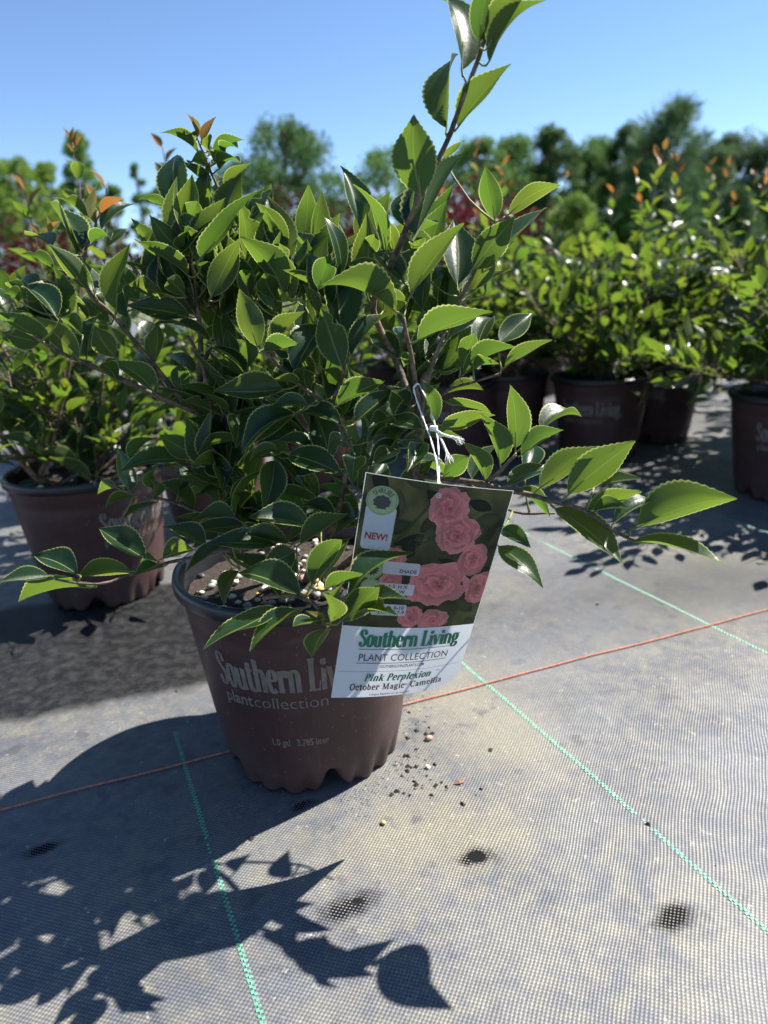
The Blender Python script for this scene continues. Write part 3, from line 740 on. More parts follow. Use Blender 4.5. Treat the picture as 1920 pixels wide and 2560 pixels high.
-86,1241,820,-112,1277,894,39,-77,50,105,b
-41,1252,841,-79,1244,925,-11,99,5,99,b
-107,1131,810,-146,1126,910,-21,98,-3,95,b
-263,1153,880,-243,1105,970,-66,59,46,97,b
-291,1127,824,-304,1159,903,-39,83,-40,109,b
-122,1145,841,-148,1164,942,35,-90,26,108,b
-282,1203,809,-243,1180,884,-56,-83,3,92,b
-240,1094,798,-184,1092,881,-7,100,7,98,b
-254,1138,823,-259,1102,908,48,79,37,109,b
-198,1236,806,-149,1215,892,18,-92,-34,100,b
-262,1154,809,-247,1153,911,48,88,-6,99,b
-94,1220,845,-70,1225,953,55,82,-16,92,b
-59,1088,775,-89,1098,860,3,-99,13,99,b
-274,1169,771,-315,1166,854,-33,-92,-20,99,b
-188,1163,850,-187,1131,933,37,87,33,100,b
-154,1193,780,-186,1216,879,-24,-96,14,95,b
92,1252,827,128,1222,927,-30,88,38,104,b
-232,1235,772,-258,1196,854,47,73,50,101,b
16,1098,771,32,1100,875,25,97,-6,90,b
-297,1129,858,-269,1163,953,21,90,-38,100,b
-239,1247,890,-199,1258,990,14,-99,6,107,b
-205,1256,888,-155,1285,971,-7,95,-29,109,b
-196,1145,813,-136,1136,895,-10,98,17,101,b
-6,1188,868,36,1174,939,-37,84,40,109,b
-199,1178,816,-247,1180,910,53,81,25,103,b
-192,1215,849,-170,1230,934,-42,-87,26,99,b
-261,1153,848,-226,1152,939,-40,90,17,95,b
-231,1196,768,-263,1180,853,-9,98,15,91,b
-178,1247,825,-221,1264,903,-36,-93,0,99,b
-231,1219,765,-198,1222,872,-63,75,18,93,b
-223,1121,802,-251,1136,900,-14,-98,11,105,b
-108,1251,869,-90,1244,964,11,99,5,97,b
-199,1264,887,-153,1286,966,4,-97,25,101,b
-253,1153,819,-284,1154,910,21,98,6,93,b
-267,1174,784,-300,1146,879,11,94,32,93,b
-211,1288,895,-164,1314,976,-73,66,21,107,b
-338,1152,811,-318,1175,915,-29,95,-15,96,b
-1,1111,795,30,1151,874,-62,-58,53,105,b
-264,1193,786,-232,1187,871,-44,-89,10,104,b
-10,1144,883,-37,1183,980,44,-79,43,90,b
-125,1099,796,-179,1067,882,27,83,48,103,b
-129,1117,806,-148,1161,881,-37,76,-54,109,b
-42,1110,820,-60,1105,907,81,-57,14,107,b
-296,1189,821,-352,1148,891,79,-2,62,97,t
-234,1036,478,-181,1076,547,-77,-8,63,102,t
-106,1145,718,-105,1181,798,4,-91,41,103,t
-147,1223,748,-215,1181,789,52,-3,85,109,t
-219,1129,467,-268,1150,549,47,88,4,111,t
-161,1148,595,-231,1108,633,24,42,88,97,t
23,1050,471,109,1099,473,9,-21,97,107,t
-232,1102,451,-220,1028,522,-42,60,69,113,t
-241,1094,552,-299,1162,602,31,-37,87,100,t
-61,1058,446,-14,988,454,-22,-4,97,110,t
-248,1129,642,-276,1188,721,94,0,34,97,t
-207,1150,626,-276,1166,703,26,96,3,112,t
-217,1134,493,-187,1143,575,-58,-76,29,111,t
-249,1097,445,-330,1056,484,11,57,81,95,t
-191,1223,755,-237,1233,820,55,-66,50,105,t
-102,1133,611,-176,1153,645,47,41,78,112,t
-108,1068,598,-188,1066,667,64,18,75,106,t
-199,1121,688,-216,1157,774,83,55,-7,112,t
-159,1061,473,-239,1118,469,-28,-34,90,113,t
170,1129,783,210,1155,863,-84,47,27,99,t
-117,1127,617,-185,1164,640,-5,-59,81,97,t
-215,1279,807,-257,1301,896,56,-71,44,100,t
-254,1144,594,-329,1171,541,-14,79,60,108,t
-308,1208,832,-267,1286,859,31,-45,84,112,t
-194,1139,611,-231,1109,691,47,73,49,104,t
-254,1161,790,-330,1169,844,58,31,75,103,t
-473,1130,766,-560,1146,798,24,-42,87,96,t
12,1053,517,71,993,466,6,-62,79,102,t
-122,1095,640,-131,1168,715,29,-66,69,114,t
20,1075,609,80,1098,687,-47,-68,56,113,t
-18,1112,597,-46,1155,682,82,57,-3,102,t
-104,1078,515,-50,1084,454,53,66,53,107,t
-232,1126,426,-311,1120,448,18,56,81,95,t
-148,1141,588,-234,1129,625,38,-66,65,104,t
-286,1201,819,-306,1216,903,50,86,-3,113,t
41,1080,640,115,1110,709,-71,15,69,95,t
-22,1078,575,62,1098,600,-33,26,91,106,t
-198,1250,739,-252,1316,780,39,-23,89,108,t
-107,1086,444,-203,1064,439,-9,20,97,97,t
110,1133,738,116,1137,830,32,-95,2,106,t
-227,1119,473,-204,1046,431,12,-47,87,114,t
-244,1171,702,-246,1186,791,69,-72,14,113,t
-196,1128,664,-270,1133,736,69,-9,72,101,t
-218,1178,644,-300,1197,702,48,-35,80,102,t
-229,1277,806,-244,1324,896,68,-60,42,107,t
48,1066,507,55,1107,434,-87,47,18,95,t
-444,1170,777,-505,1114,840,58,25,78,107,t
-135,1067,563,-216,1078,607,47,50,72,104,t
-224,1128,575,-306,1125,622,47,-40,79,99,t
-229,1243,813,-294,1231,879,72,-16,67,110,t
-60,1172,796,3,1169,873,-75,23,62,99,t
-203,1167,610,-218,1250,667,-16,-58,80,99,t
-237,1164,506,-289,1225,512,-45,-45,77,97,t
-100,1079,596,-92,1107,675,-64,-71,31,97,t
-268,1162,484,-330,1138,534,54,27,80,112,t
-169,1241,807,-164,1227,908,-99,-13,3,114,t
-177,1055,468,-239,1098,429,-6,63,77,103,t
-16,1017,451,-55,1066,533,66,-46,59,102,t
-207,1197,733,-298,1205,733,6,63,77,112,t
-27,1074,457,-74,989,465,20,-2,98,104,t
-91,1057,482,-193,1050,508,20,42,89,107,t
-284,1191,790,-329,1165,876,81,-51,28,103,t
-79,1058,547,-145,1081,615,65,-24,72,109,t
-257,1109,552,-280,1029,569,-65,32,69,104,t
-271,1188,832,-335,1186,888,64,22,74,111,t
-287,1165,811,-271,1184,902,93,30,-22,110,t
56,1096,686,111,1111,754,-42,-75,51,102,t
68,1121,736,122,1173,790,-67,-6,74,111,t
-257,1161,617,-345,1139,672,55,-12,83,106,t
-497,1140,761,-543,1170,842,47,-71,52,104,t
-101,1148,633,-97,1210,718,-81,-45,37,107,t
-214,1099,446,-262,1067,526,42,73,54,98,t
-82,1029,482,-156,1034,437,-49,-43,76,99,t
-241,1167,518,-229,1175,617,-5,-100,8,109,t
-494,1145,778,-460,1167,849,-40,-81,43,95,t
-219,1242,783,-266,1241,851,68,57,47,96,t
-240,1144,517,-249,1235,533,40,-11,91,108,t
11,1082,561,63,1060,626,-73,-55,40,109,t
-221,1165,603,-316,1182,605,11,54,83,99,t
-233,1249,820,-226,1176,895,-1,72,70,114,t
-181,1198,811,-223,1271,877,6,-65,76,110,t
-105,1099,427,-170,1114,480,61,-13,78,109,t
-259,1239,788,-224,1262,875,-16,-94,31,96,t
-243,1156,517,-213,1103,585,-33,67,66,105,t
-230,1119,626,-299,1074,681,61,3,79,102,t
-143,1097,494,-146,1064,567,86,46,24,113,t
98,1120,669,60,1183,738,61,-39,69,111,t
-68,1051,461,-10,1069,405,61,29,73,97,t
-467,1166,742,-562,1173,763,20,68,70,108,t
-208,1086,590,-286,1078,574,-21,66,72,112,t
-268,1150,515,-357,1166,565,45,-18,87,110,t
-227,1191,779,-151,1194,833,-52,47,71,103,t
-236,1139,618,-277,1175,681,47,-60,65,98,t
-220,1147,594,-274,1113,656,29,70,65,103,t
-203,1156,738,-214,1153,840,80,-59,8,105,t
-478,1126,773,-465,1121,863,48,88,-3,99,t
-199,1289,736,-280,1327,730,-10,-5,99,102,t
-53,1101,598,-55,1083,681,71,68,17,95,t
-90,1172,679,-77,1182,759,63,-78,0,100,t
43,1100,541,121,1113,501,46,-6,88,105,t
-40,1038,510,-22,1054,596,-26,96,-12,103,t
-280,1163,778,-320,1170,877,7,-99,9,103,t
-252,1245,794,-304,1247,855,20,97,13,103,t
-175,1257,786,-151,1287,860,-8,-91,40,101,t
-239,1081,469,-243,1105,552,55,81,-20,105,t
-151,1130,770,-132,1169,868,-62,-68,39,98,t
-258,1165,831,-248,1202,927,78,-61,15,113,t
117,1114,747,39,1165,773,57,56,61,110,t
-62,1074,612,-44,1082,699,95,-24,-18,106,t
-234,1189,806,-255,1193,895,95,-22,23,114,t
60,1237,802,-8,1194,844,64,-33,70,109,t
-274,1211,801,-284,1254,878,39,-78,48,112,t
-229,1166,544,-306,1143,588,46,13,88,97,t
-231,1199,780,-292,1206,858,59,-61,52,113,t
-221,1191,756,-238,1212,849,98,12,15,95,t
-100,1225,802,-67,1208,878,-49,78,38,106,t
-298,1174,806,-349,1206,888,86,2,52,112,t
-194,1156,597,-257,1180,657,72,23,66,103,t
-193,1115,610,-253,1141,681,77,38,51,107,t
-52,1070,486,-124,1098,423,-64,8,77,102,t
-254,1166,827,-234,1160,905,57,82,-9,102,t
-493,1133,756,-555,1155,805,60,-9,79,95,t
-175,1149,802,-234,1150,873,73,29,61,100,t
-244,1117,626,-281,1119,727,82,50,29,110,t
-222,1119,502,-286,1081,576,58,40,71,108,t
-283,1213,809,-312,1240,890,88,-24,40,105,t
-16,1140,448,12,1239,420,-44,36,82,113,t
39,1092,672,54,1114,759,-96,-18,22,101,t
-122,1139,663,-141,1176,735,93,38,5,101,t
46,1081,626,102,1104,683,-57,-40,72,99,t
28,1071,515,101,1031,491,31,-1,95,112,t
-193,1165,726,-157,1187,801,-89,28,35,97,t
-225,1061,465,-242,1138,511,77,-19,60,102,t
-242,1152,610,-301,1206,622,5,-16,99,96,t
-268,1129,469,-343,1132,526,36,83,43,105,t
-179,1155,792,-230,1132,853,68,-66,32,110,t
84,1158,800,60,1181,902,-12,-97,19,111,t
-96,1122,668,-128,1114,743,-78,-49,-38,103,t
30,1078,578,126,1101,576,-5,30,95,105,t
25,1073,583,95,1061,664,-58,-70,41,106,t
-260,1220,772,-323,1246,823,55,-26,80,101,t
-283,1192,495,-356,1173,465,-43,44,79,98,t
-270,1150,469,-267,1203,547,-57,-67,47,98,t
94,1114,663,151,1092,744,31,95,4,103,t
-75,1049,551,-105,1094,633,17,-84,52,113,t
-84,1135,743,-45,1109,826,81,55,-21,99,t
-117,1061,513,-189,1070,590,67,-33,67,100,t
-240,1170,768,-227,1193,854,80,-60,4,114,t
-122,1150,794,-61,1153,883,33,-92,-20,99,t
-233,1217,773,-282,1237,865,69,-54,49,96,t
-282,1241,768,-321,1277,834,17,-82,55,104,t
-239,1142,527,-265,1118,615,56,74,37,114,t
-45,1060,540,-32,1111,629,98,-19,-4,103,t
19,1057,456,35,1045,359,-41,89,-19,106,t
-3,1131,782,-39,1150,872,78,-46,42,106,t
-202,1058,453,-166,1140,429,0,28,96,109,t
-259,1113,534,-301,1111,626,-68,67,-30,110,t
-191,1208,826,-227,1217,908,11,-98,16,104,t
-261,1133,560,-245,1134,643,-4,-100,2,111,t
37,1135,730,67,1213,727,-17,11,98,103,t
-223,1115,605,-229,1169,692,-51,-74,43,97,t
-77,1086,646,-69,1082,736,58,81,-1,111,t
-210,1028,470,-291,997,479,22,-31,93,109,t
-180,1228,748,-180,1314,798,-22,-49,84,109,t
-166,1035,454,-241,1091,426,5,50,86,111,t
-101,1169,670,-93,1211,759,41,-84,36,113,t
-258,1153,629,-363,1144,631,4,-22,98,114,t
-241,1142,564,-333,1182,571,20,29,94,96,t
-77,1115,605,-122,1126,676,59,-65,47,109,t
-204,1179,608,-300,1198,636,20,-36,91,108,t
-104,1147,781,-94,1160,880,-46,-87,17,113,t
-221,1141,599,-301,1098,653,-24,90,37,107,t
-167,1223,756,-214,1257,825,85,17,50,104,t
-225,1247,827,-217,1274,927,-100,-2,9,109,t
-38,1148,780,-9,1131,869,-79,-60,14,114,t
-231,1115,494,-316,1106,540,46,-45,77,100,t
113,1129,676,188,1094,687,3,37,93,105,t
-233,1151,516,-320,1191,509,5,28,96,95,t
-29,1093,557,-67,1185,576,-50,-37,78,113,t
-180,1076,509,-123,1098,457,14,85,51,99,t
-251,1179,779,-296,1178,866,89,2,46,104,t
-220,1131,423,-260,1103,515,67,-74,7,95,t
-266,1176,828,-272,1161,932,93,36,10,114,t
67,1102,652,61,1087,730,-96,28,-3,110,t
-108,1063,589,-190,1067,632,47,2,88,99,t
-234,1121,614,-251,1092,697,40,83,38,104,t
111,1130,751,130,1170,838,-75,-52,40,95,t
-254,1103,531,-258,1097,637,-75,-66,-7,104,t
-242,1135,623,-236,1117,703,-95,29,14,102,t
-244,1122,541,-244,1043,523,-3,-23,97,99,t
-290,1161,805,-304,1180,884,-41,-90,15,95,t
-12,1118,415,61,1174,416,-23,28,93,96,t
-258,1188,782,-196,1192,840,-55,62,56,109,t
-239,1155,575,-282,1238,522,39,63,67,108,t
-262,1180,634,-286,1243,682,-74,-56,37,104,t
-267,1209,750,-292,1259,809,42,-60,68,99,t
-204,1279,786,-160,1274,869,-69,-64,33,111,t
-263,1170,791,-257,1158,887,72,69,3,100,t
-40,1041,465,-82,1050,536,86,15,49,97,t
49,1143,738,69,1162,819,-61,-73,32,104,t
37,1046,446,59,1093,379,-76,62,18,114,t
-166,1126,468,-245,1112,436,-35,-9,93,112,t
-155,1136,645,-239,1160,693,47,76,45,105,t
-245,1116,737,-337,1124,771,33,-15,93,106,t
-269,1165,812,-302,1162,892,-89,-27,-37,113,t
-118,1107,667,-169,1156,721,42,-44,79,101,t
-245,1088,538,-248,1151,613,75,-49,44,97,t
16,1036,488,79,1060,549,-42,-63,66,107,t
-78,1065,442,-103,1163,454,-43,-22,87,114,t
-158,1216,750,-162,1193,835,-27,-93,-26,97,t"""
MAIN_STEMS = """4.6,3.4;-177,1166,320;-221,1110,450;-237,1139,507;-253,1157,561;-271,1158,596;-282,1146,621
2.6,1.2;-282,1146,621;-329,1124,650;-380,1094,688;-421,1063,720;-453,1039,743;-469,1015,767
2.3,0.9;-302,1143,632;-330,1134,680;-359,1111,738;-381,1094,783;-407,1084,815;-428,1128,854;-429,1160,885;-418,1180,913;-417,1198,937
3.0,1.2;-282,1146,621;-287,1147,643;-276,1160,727;-272,1157,814;-271,1154,835;-275,1153,866
2.4,1.2;-271,1158,596;-265,1124,651;-268,1121,704;-286,1125,748
2.0,0.8;-273,1141,702;-253,1187,745;-204,1246,828;-211,1256,890;-231,1257,924;-236,1258,958;-246,1258,989;-252,1255,1012;-258,1250,1029;-261,1254,1041
3.6,1.2;-145,1132,320;-77,1031,465;-60,1039,521;-48,1038,584;-68,1036,641;-54,1036,670;-47,1033,693;-40,1033,726
1.7,1.1;-74,1037,643;-110,1018,680;-134,1016,706;-157,1014,730
3.6,2.9;-109,1142,320;38,1035,479;51,1043,535;58,1032,594;64,1030,654;72,1034,684
2.1,1.3;60,1028,635;53,1009,684;49,999,719;44,996,742;41,993,765
2.9,1.1;59,1032,614;33,1074,691;1,1081,775;20,1053,816;37,1022,850;61,975,899;105,979,976;111,967,991;139,952,1052;143,945,1064;158,937,1102;161,933,1123
2.0,1.0;64,1032,651;99,1075,726;126,1082,777;146,1082,810;171,1088,859;181,1085,883
2.6,1.1;51,1042,532;123,989,530;147,959,534;136,949,537;166,918,537;217,884,530;252,860,523;274,845,509;299,830,494;310,824,491
1.6,1.0;143,959,535;163,945,555;183,936,580
1.3,0.8;127,1017,519;190,993,480;245,963,483
1.4,0.8;61,1030,622;102,1041,655;142,1034,666;176,1017,679
2.0,0.8;-193,1122,320;-224,991,441;-254,953,454;-303,922,457;-344,900,453;-388,878,449;-439,871,462
1.8,0.9;-225,1116,456;-299,1115,465;-356,1132,484;-418,1155,492;-482,1184,514
1.5,1.0;-242,1142,515;-289,1123,551
2.2,1.3;-133,1092,320;-178,932,391;-132,887,412;-100,843,421;-78,815,405
0.7,0.6;-242,1142,515;-243,1140,514;-244,1138,513
0.7,0.6;183,936,580;183,938,581;184,941,582
0.7,0.6;-316,1139,656;-313,1139,656;-311,1139,657
0.7,0.6;92,1038,647;94,1039,648;95,1040,651
0.7,0.6;-418,1180,913;-417,1178,912;-415,1176,913
0.7,0.6;-310,1118,469;-309,1121,467;-309,1123,466
0.7,0.6;-339,1118,657;-339,1115,658;-339,1113,660
0.7,0.6;-388,1088,694;-389,1086,692;-389,1085,690
0.7,0.6;-236,1258,958;-235,1260,958;-234,1263,959
0.7,0.6;-453,1039,743;-454,1037,745;-455,1035,748
0.7,0.6;-249,1256,1000;-249,1258,998;-249,1261,997
0.7,0.6;-417,1198,937;-418,1197,939;-419,1195,942
0.7,0.6;92,1012,531;90,1011,531;87,1011,531
0.7,0.6;166,918,537;165,920,539;164,921,541
0.7,0.6;-255,1252,1020;-256,1250,1018;-257,1247,1018
0.7,0.6;-309,1141,644;-310,1138,643;-312,1136,644
0.7,0.6;-141,896,408;-142,893,406;-143,890,406
0.7,0.6;105,979,976;104,977,977;102,975,981
0.7,0.6;-418,1155,492;-419,1152,491;-419,1149,491
0.7,0.6;-110,1018,680;-111,1021,679;-111,1024,679
0.7,0.6;166,918,537;165,915,537;164,912,537
0.7,0.6;-252,1255,1012;-250,1252,1011;-248,1250,1011
0.7,0.6;163,945,555;165,947,556;166,950,558
0.7,0.6;-54,1036,670;-53,1033,671;-51,1030,673
0.7,0.6;-429,1160,885;-426,1160,886;-423,1161,888
0.7,0.6;16,1051,455;17,1054,455;19,1057,456
0.7,0.6;287,837,502;286,838,504;286,839,508
0.7,0.6;252,860,523;254,861,520;257,862,518
0.7,0.6;-241,1144,520;-240,1143,523;-239,1142,527
0.7,0.6;46,998,731;49,995,730;51,993,731
0.7,0.6;-211,1256,890;-208,1256,889;-205,1256,888
0.7,0.6;217,884,530;218,883,526;219,882,524
0.7,0.6;-289,1123,551;-289,1120,553;-290,1118,557
0.7,0.6;126,1082,777;128,1085,777;130,1087,778
0.7,0.6;-110,1018,680;-110,1014,680;-110,1011,681
0.7,0.6;-418,1189,925;-415,1189,927;-413,1190,931
0.7,0.6;181,1085,883;181,1082,882;180,1078,882
0.7,0.6;92,1038,647;93,1040,643;95,1041,641
0.7,0.6;176,1017,679;176,1016,682;177,1014,686
0.7,0.6;197,897,533;200,899,535;202,900,538
0.7,0.6;304,827,493;305,830,490;305,833,488
0.7,0.6;133,1082,788;137,1083,788;141,1083,790
0.7,0.6;-274,1158,777;-277,1161,776;-280,1163,778
0.7,0.6;-258,1250,1029;-256,1246,1029;-254,1242,1030
0.7,0.6;-429,1149,875;-431,1151,876;-434,1153,880
0.7,0.6;-418,1189,925;-422,1188,926;-426,1187,928
0.7,0.6;-439,871,462;-439,869,464;-440,867,469
0.7,0.6;146,1082,810;145,1080,812;144,1077,817
0.7,0.6;-303,922,457;-307,924,453;-310,925,451
0.7,0.6;-272,1157,814;-270,1161,812;-269,1165,812
0.7,0.6;-261,1254,1041;-264,1257,1039;-267,1261,1040
0.7,0.6;-274,1158,777;-276,1155,774;-278,1151,773
0.7,0.6;24,1046,463;23,1048,466;23,1050,471
0.7,0.6;229,876,528;232,879,529;235,881,532
0.7,0.6;-44,1033,709;-41,1029,710;-39,1025,712
0.7,0.6;-237,1207,773;-235,1212,772;-233,1217,773
0.7,0.6;143,945,1064;141,941,1062;138,937,1062
0.7,0.6;133,1082,788;129,1081,790;125,1080,794
0.7,0.6;-413,875,455;-410,875,458;-407,876,463
0.7,0.6;-249,1256,1000;-245,1258,1001;-240,1259,1003
0.7,0.6;-240,1259,1003;-243,1260,1006;-245,1262,1009
0.7,0.6;-432,1055,727;-428,1052,726;-424,1048,726
0.7,0.6;-342,1125,703;-345,1129,702;-348,1133,702
0.7,0.6;-317,915,456;-315,913,459;-313,911,464
0.7,0.6;-254,953,454;-253,953,458;-253,953,464
0.7,0.6;-73,1033,479;-77,1031,479;-82,1029,482
0.7,0.6;-236,1258,958;-241,1257,960;-245,1257,964
0.7,0.6;-421,1063,720;-424,1067,721;-427,1071,724
0.7,0.6;123,989,530;126,994,528;128,999,528
0.7,0.6;-289,1123,551;-285,1119,550;-282,1114,550
0.7,0.6;-234,1263,959;-233,1264,960;-231,1266,962
0.7,0.6;-242,1142,515;-238,1147,514;-233,1151,516
0.7,0.6;-273,1158,801;-267,1156,804;-262,1154,809
0.7,0.6;138,937,1062;142,936,1059;145,935,1058
0.7,0.6;-429,1149,875;-434,1149,872;-440,1149,872
0.7,0.6;-331,908,454;-329,910,459;-327,912,465
0.7,0.6;-273,1153,850;-267,1153,848;-261,1153,848
0.7,0.6;-274,1159,764;-274,1164,766;-274,1169,771
0.7,0.6;-236,1258,958;-236,1252,954;-236,1246,954
0.7,0.6;-237,1207,773;-234,1203,775;-231,1199,780
0.7,0.6;128,958,1027;125,955,1031;122,951,1037
0.7,0.6;41,993,765;40,988,766;39,982,770
0.7,0.6;-238,1147,515;-240,1151,515;-243,1156,517
0.7,0.6;-225,1116,461;-222,1122,462;-219,1129,467
0.7,0.6;-242,1200,764;-237,1198,765;-231,1196,768
0.7,0.6;29,1075,703;34,1072,702;39,1069,703
0.7,0.6;45,1006,866;50,1008,869;55,1011,873
0.7,0.6;-255,1252,1020;-250,1257,1021;-246,1261,1023
0.7,0.6;-221,1110,450;-227,1106,449;-232,1102,451
0.7,0.6;-246,1258,989;-241,1255,990;-235,1252,994
0.7,0.6;-78,815,405;-82,810,406;-86,805,409
0.7,0.6;305,830,490;307,833,494;309,836,501
0.7,0.6;-210,1124,417;-215,1127,419;-220,1131,423
0.7,0.6;-235,1260,958;-230,1257,958;-224,1253,961
0.7,0.6;-92,1028,662;-97,1032,661;-102,1037,662
0.7,0.6;-221,1110,450;-218,1104,447;-214,1099,446
0.7,0.6;-100,843,421;-104,842,425;-108,841,432
0.7,0.6;139,952,1052;143,947,1046;146,942,1044
0.7,0.6;-398,1087,804;-397,1081,807;-396,1074,812
0.7,0.6;-272,1157,814;-279,1156,815;-285,1154,819
0.7,0.6;-381,1141,487;-378,1140,492;-375,1139,500
0.7,0.6;-205,1256,888;-202,1260,886;-199,1264,887
0.7,0.6;129,1037,663;124,1038,667;120,1039,675
0.7,0.6;181,1082,883;187,1081,885;194,1081,890
0.7,0.6;-273,1158,789;-268,1164,789;-263,1170,791
0.7,0.6;-233,1217,773;-232,1218,768;-231,1219,765
0.7,0.6;-274,1115,462;-271,1122,464;-268,1129,469
0.7,0.6;-157,1014,730;-153,1007,731;-149,1001,736
0.7,0.6;84,1057,694;78,1061,696;73,1066,702
0.7,0.6;-231,1128,484;-231,1121,488;-231,1115,494
0.7,0.6;-279,1156,817;-283,1160,813;-287,1165,811
0.7,0.6;-100,843,421;-105,836,419;-110,829,421
0.7,0.6;-231,1128,484;-224,1131,486;-217,1134,493
0.7,0.6;-215,1233,810;-222,1238,810;-229,1243,813
0.7,0.6;-271,1155,824;-265,1160,826;-258,1165,831
0.7,0.6;-376,1098,772;-374,1106,773;-371,1114,777
0.7,0.6;-215,1233,810;-207,1235,806;-198,1236,806
0.7,0.6;-287,1165,811;-288,1163,808;-290,1161,805
0.7,0.6;-419,1149,491;-419,1144,493;-419,1138,497
0.7,0.6;-269,1145,618;-263,1149,622;-258,1153,629
0.7,0.6;-263,1170,791;-265,1172,787;-267,1174,784
0.7,0.6;-275,1153,866;-269,1153,871;-263,1153,880
0.7,0.6;-225,1116,456;-215,1117,455;-206,1118,457
0.7,0.6;-266,1131,640;-257,1130,639;-248,1129,642
0.7,0.6;-345,1128,480;-342,1133,486;-339,1137,496
0.7,0.6;-220,1131,423;-226,1128,423;-232,1126,426
0.7,0.6;-263,1149,623;-260,1155,619;-257,1161,617
0.7,0.6;-229,1243,813;-227,1245,819;-225,1247,827
0.7,0.6;-149,1001,736;-154,998,732;-159,995,731
0.7,0.6;-263,1170,791;-259,1165,789;-254,1161,790
0.7,0.6;142,1034,666;141,1035,674;140,1036,685
0.7,0.6;-266,1123,664;-257,1119,661;-249,1115,662
0.7,0.6;-231,1115,494;-227,1117,497;-222,1119,502
0.7,0.6;-262,1154,809;-258,1153,813;-253,1153,819
0.7,0.6;-231,1199,780;-229,1195,779;-227,1191,779
0.7,0.6;-86,805,409;-83,801,410;-81,796,412
0.7,0.6;-110,1014,681;-119,1012,676;-127,1009,675
0.7,0.6;-81,1037,455;-75,1044,456;-68,1051,461
0.7,0.6;-218,1257,902;-215,1247,902;-212,1238,906
0.7,0.6;-90,1051,436;-84,1058,437;-78,1065,442
0.7,0.6;-253,1157,561;-247,1149,560;-241,1142,564
0.7,0.6;-258,1165,831;-256,1165,829;-254,1166,827
0.7,0.6;-247,1149,562;-243,1152,567;-239,1155,575
0.7,0.6;-265,1158,584;-260,1151,587;-254,1144,594
0.7,0.6;-289,1123,551;-299,1125,549;-309,1127,550
0.7,0.6;-261,1134,530;-260,1124,529;-259,1113,534
0.7,0.6;16,1051,455;26,1048,448;37,1046,446
0.7,0.6;158,1085,834;171,1083,834;184,1082,838
0.7,0.6;58,1023,647;52,1015,641;46,1007,640
0.7,0.6;-256,1165,829;-261,1171,827;-266,1176,828
0.7,0.6;-251,1138,522;-260,1144,517;-268,1150,515
0.7,0.6;5,1080,763;11,1089,765;16,1098,771
0.7,0.6;-108,841,432;-104,841,437;-101,842,443
0.7,0.6;-83,1032,653;-89,1021,648;-96,1009,650
0.7,0.6;31,1041,471;23,1038,477;16,1036,488
0.7,0.6;-55,1039,546;-65,1044,546;-75,1049,551
0.7,0.6;-64,1037,507;-52,1037,506;-40,1038,510
0.7,0.6;-243,1156,517;-242,1161,516;-241,1167,518
0.7,0.6;-231,1257,924;-242,1260,920;-254,1263,921
0.7,0.6;-226,1220,791;-223,1231,785;-219,1242,783
0.7,0.6;-260,1124,532;-252,1123,535;-244,1122,541
0.7,0.6;-242,1161,517;-239,1162,510;-237,1164,506
0.7,0.6;-232,1102,451;-240,1099,446;-249,1097,445
0.7,0.6;-249,1153,547;-239,1159,543;-229,1166,544
0.7,0.6;-159,995,731;-157,992,729;-154,990,729
0.7,0.6;41,993,765;44,1000,772;46,1007,784
0.7,0.6;-231,1219,765;-231,1227,767;-232,1235,772
0.7,0.6;-58,1039,534;-52,1049,534;-45,1060,540
0.7,0.6;-231,1227,768;-225,1228,766;-219,1228,767
0.7,0.6;-396,1082,701;-391,1083,709;-386,1084,723
0.7,0.6;-74,1037,643;-74,1049,640;-75,1062,642
0.7,0.6;-231,1196,768;-226,1193,760;-221,1191,756
0.7,0.6;-253,1153,819;-253,1146,820;-254,1138,823
0.7,0.6;-52,1038,595;-48,1026,593;-44,1015,596
0.7,0.6;-227,1245,820;-230,1247,819;-233,1249,820
0.7,0.6;37,1068,680;38,1080,674;39,1092,672
0.7,0.6;-330,1134,680;-337,1144,678;-344,1155,680
0.7,0.6;-221,1191,756;-220,1200,754;-218,1210,757
0.7,0.6;44,1000,775;46,994,780;48,988,789
0.7,0.6;24,1045,824;26,1053,831;27,1062,843
0.7,0.6;-247,1149,562;-254,1141,559;-261,1133,560
0.7,0.6;-253,1187,745;-260,1198,745;-267,1209,750
0.7,0.6;-263,1149,623;-253,1142,621;-242,1135,623
0.7,0.6;-211,1256,890;-225,1252,887;-239,1247,890
0.7,0.6;-101,842,443;-92,839,440;-83,836,440
0.7,0.6;49,998,875;52,987,865;55,977,860
0.7,0.6;-204,1246,828;-191,1247,824;-178,1247,825
0.7,0.6;45,1039,507;46,1053,504;48,1066,507
0.7,0.6;-275,1153,866;-272,1140,864;-270,1127,867
0.7,0.6;-267,1174,784;-263,1181,781;-258,1188,782
0.7,0.6;-258,1188,782;-255,1184,780;-251,1179,779
0.7,0.6;-267,1209,750;-264,1215,758;-260,1220,772
0.7,0.6;-251,1179,779;-245,1175,772;-240,1170,768
0.7,0.6;-240,1259,1003;-232,1255,1008;-225,1251,1017
0.7,0.6;-257,1161,617;-249,1156,612;-242,1152,610
0.7,0.6;120,1039,675;122,1045,679;124,1051,687
0.7,0.6;-225,1252,890;-222,1240,884;-220,1228,884
0.7,0.6;-78,1065,442;-69,1062,442;-61,1058,446
0.7,0.6;130,1087,778;131,1099,778;131,1110,783
0.7,0.6;58,1032,594;60,1017,590;61,1003,590
0.7,0.6;-259,1113,534;-258,1111,541;-257,1109,552
0.7,0.6;-116,865,417;-106,872,421;-96,880,431
0.7,0.6;-40,1033,726;-43,1047,725;-46,1061,730
0.7,0.6;-270,1127,867;-267,1126,866;-264,1126,867
0.7,0.6;-242,1135,623;-243,1126,623;-244,1117,626
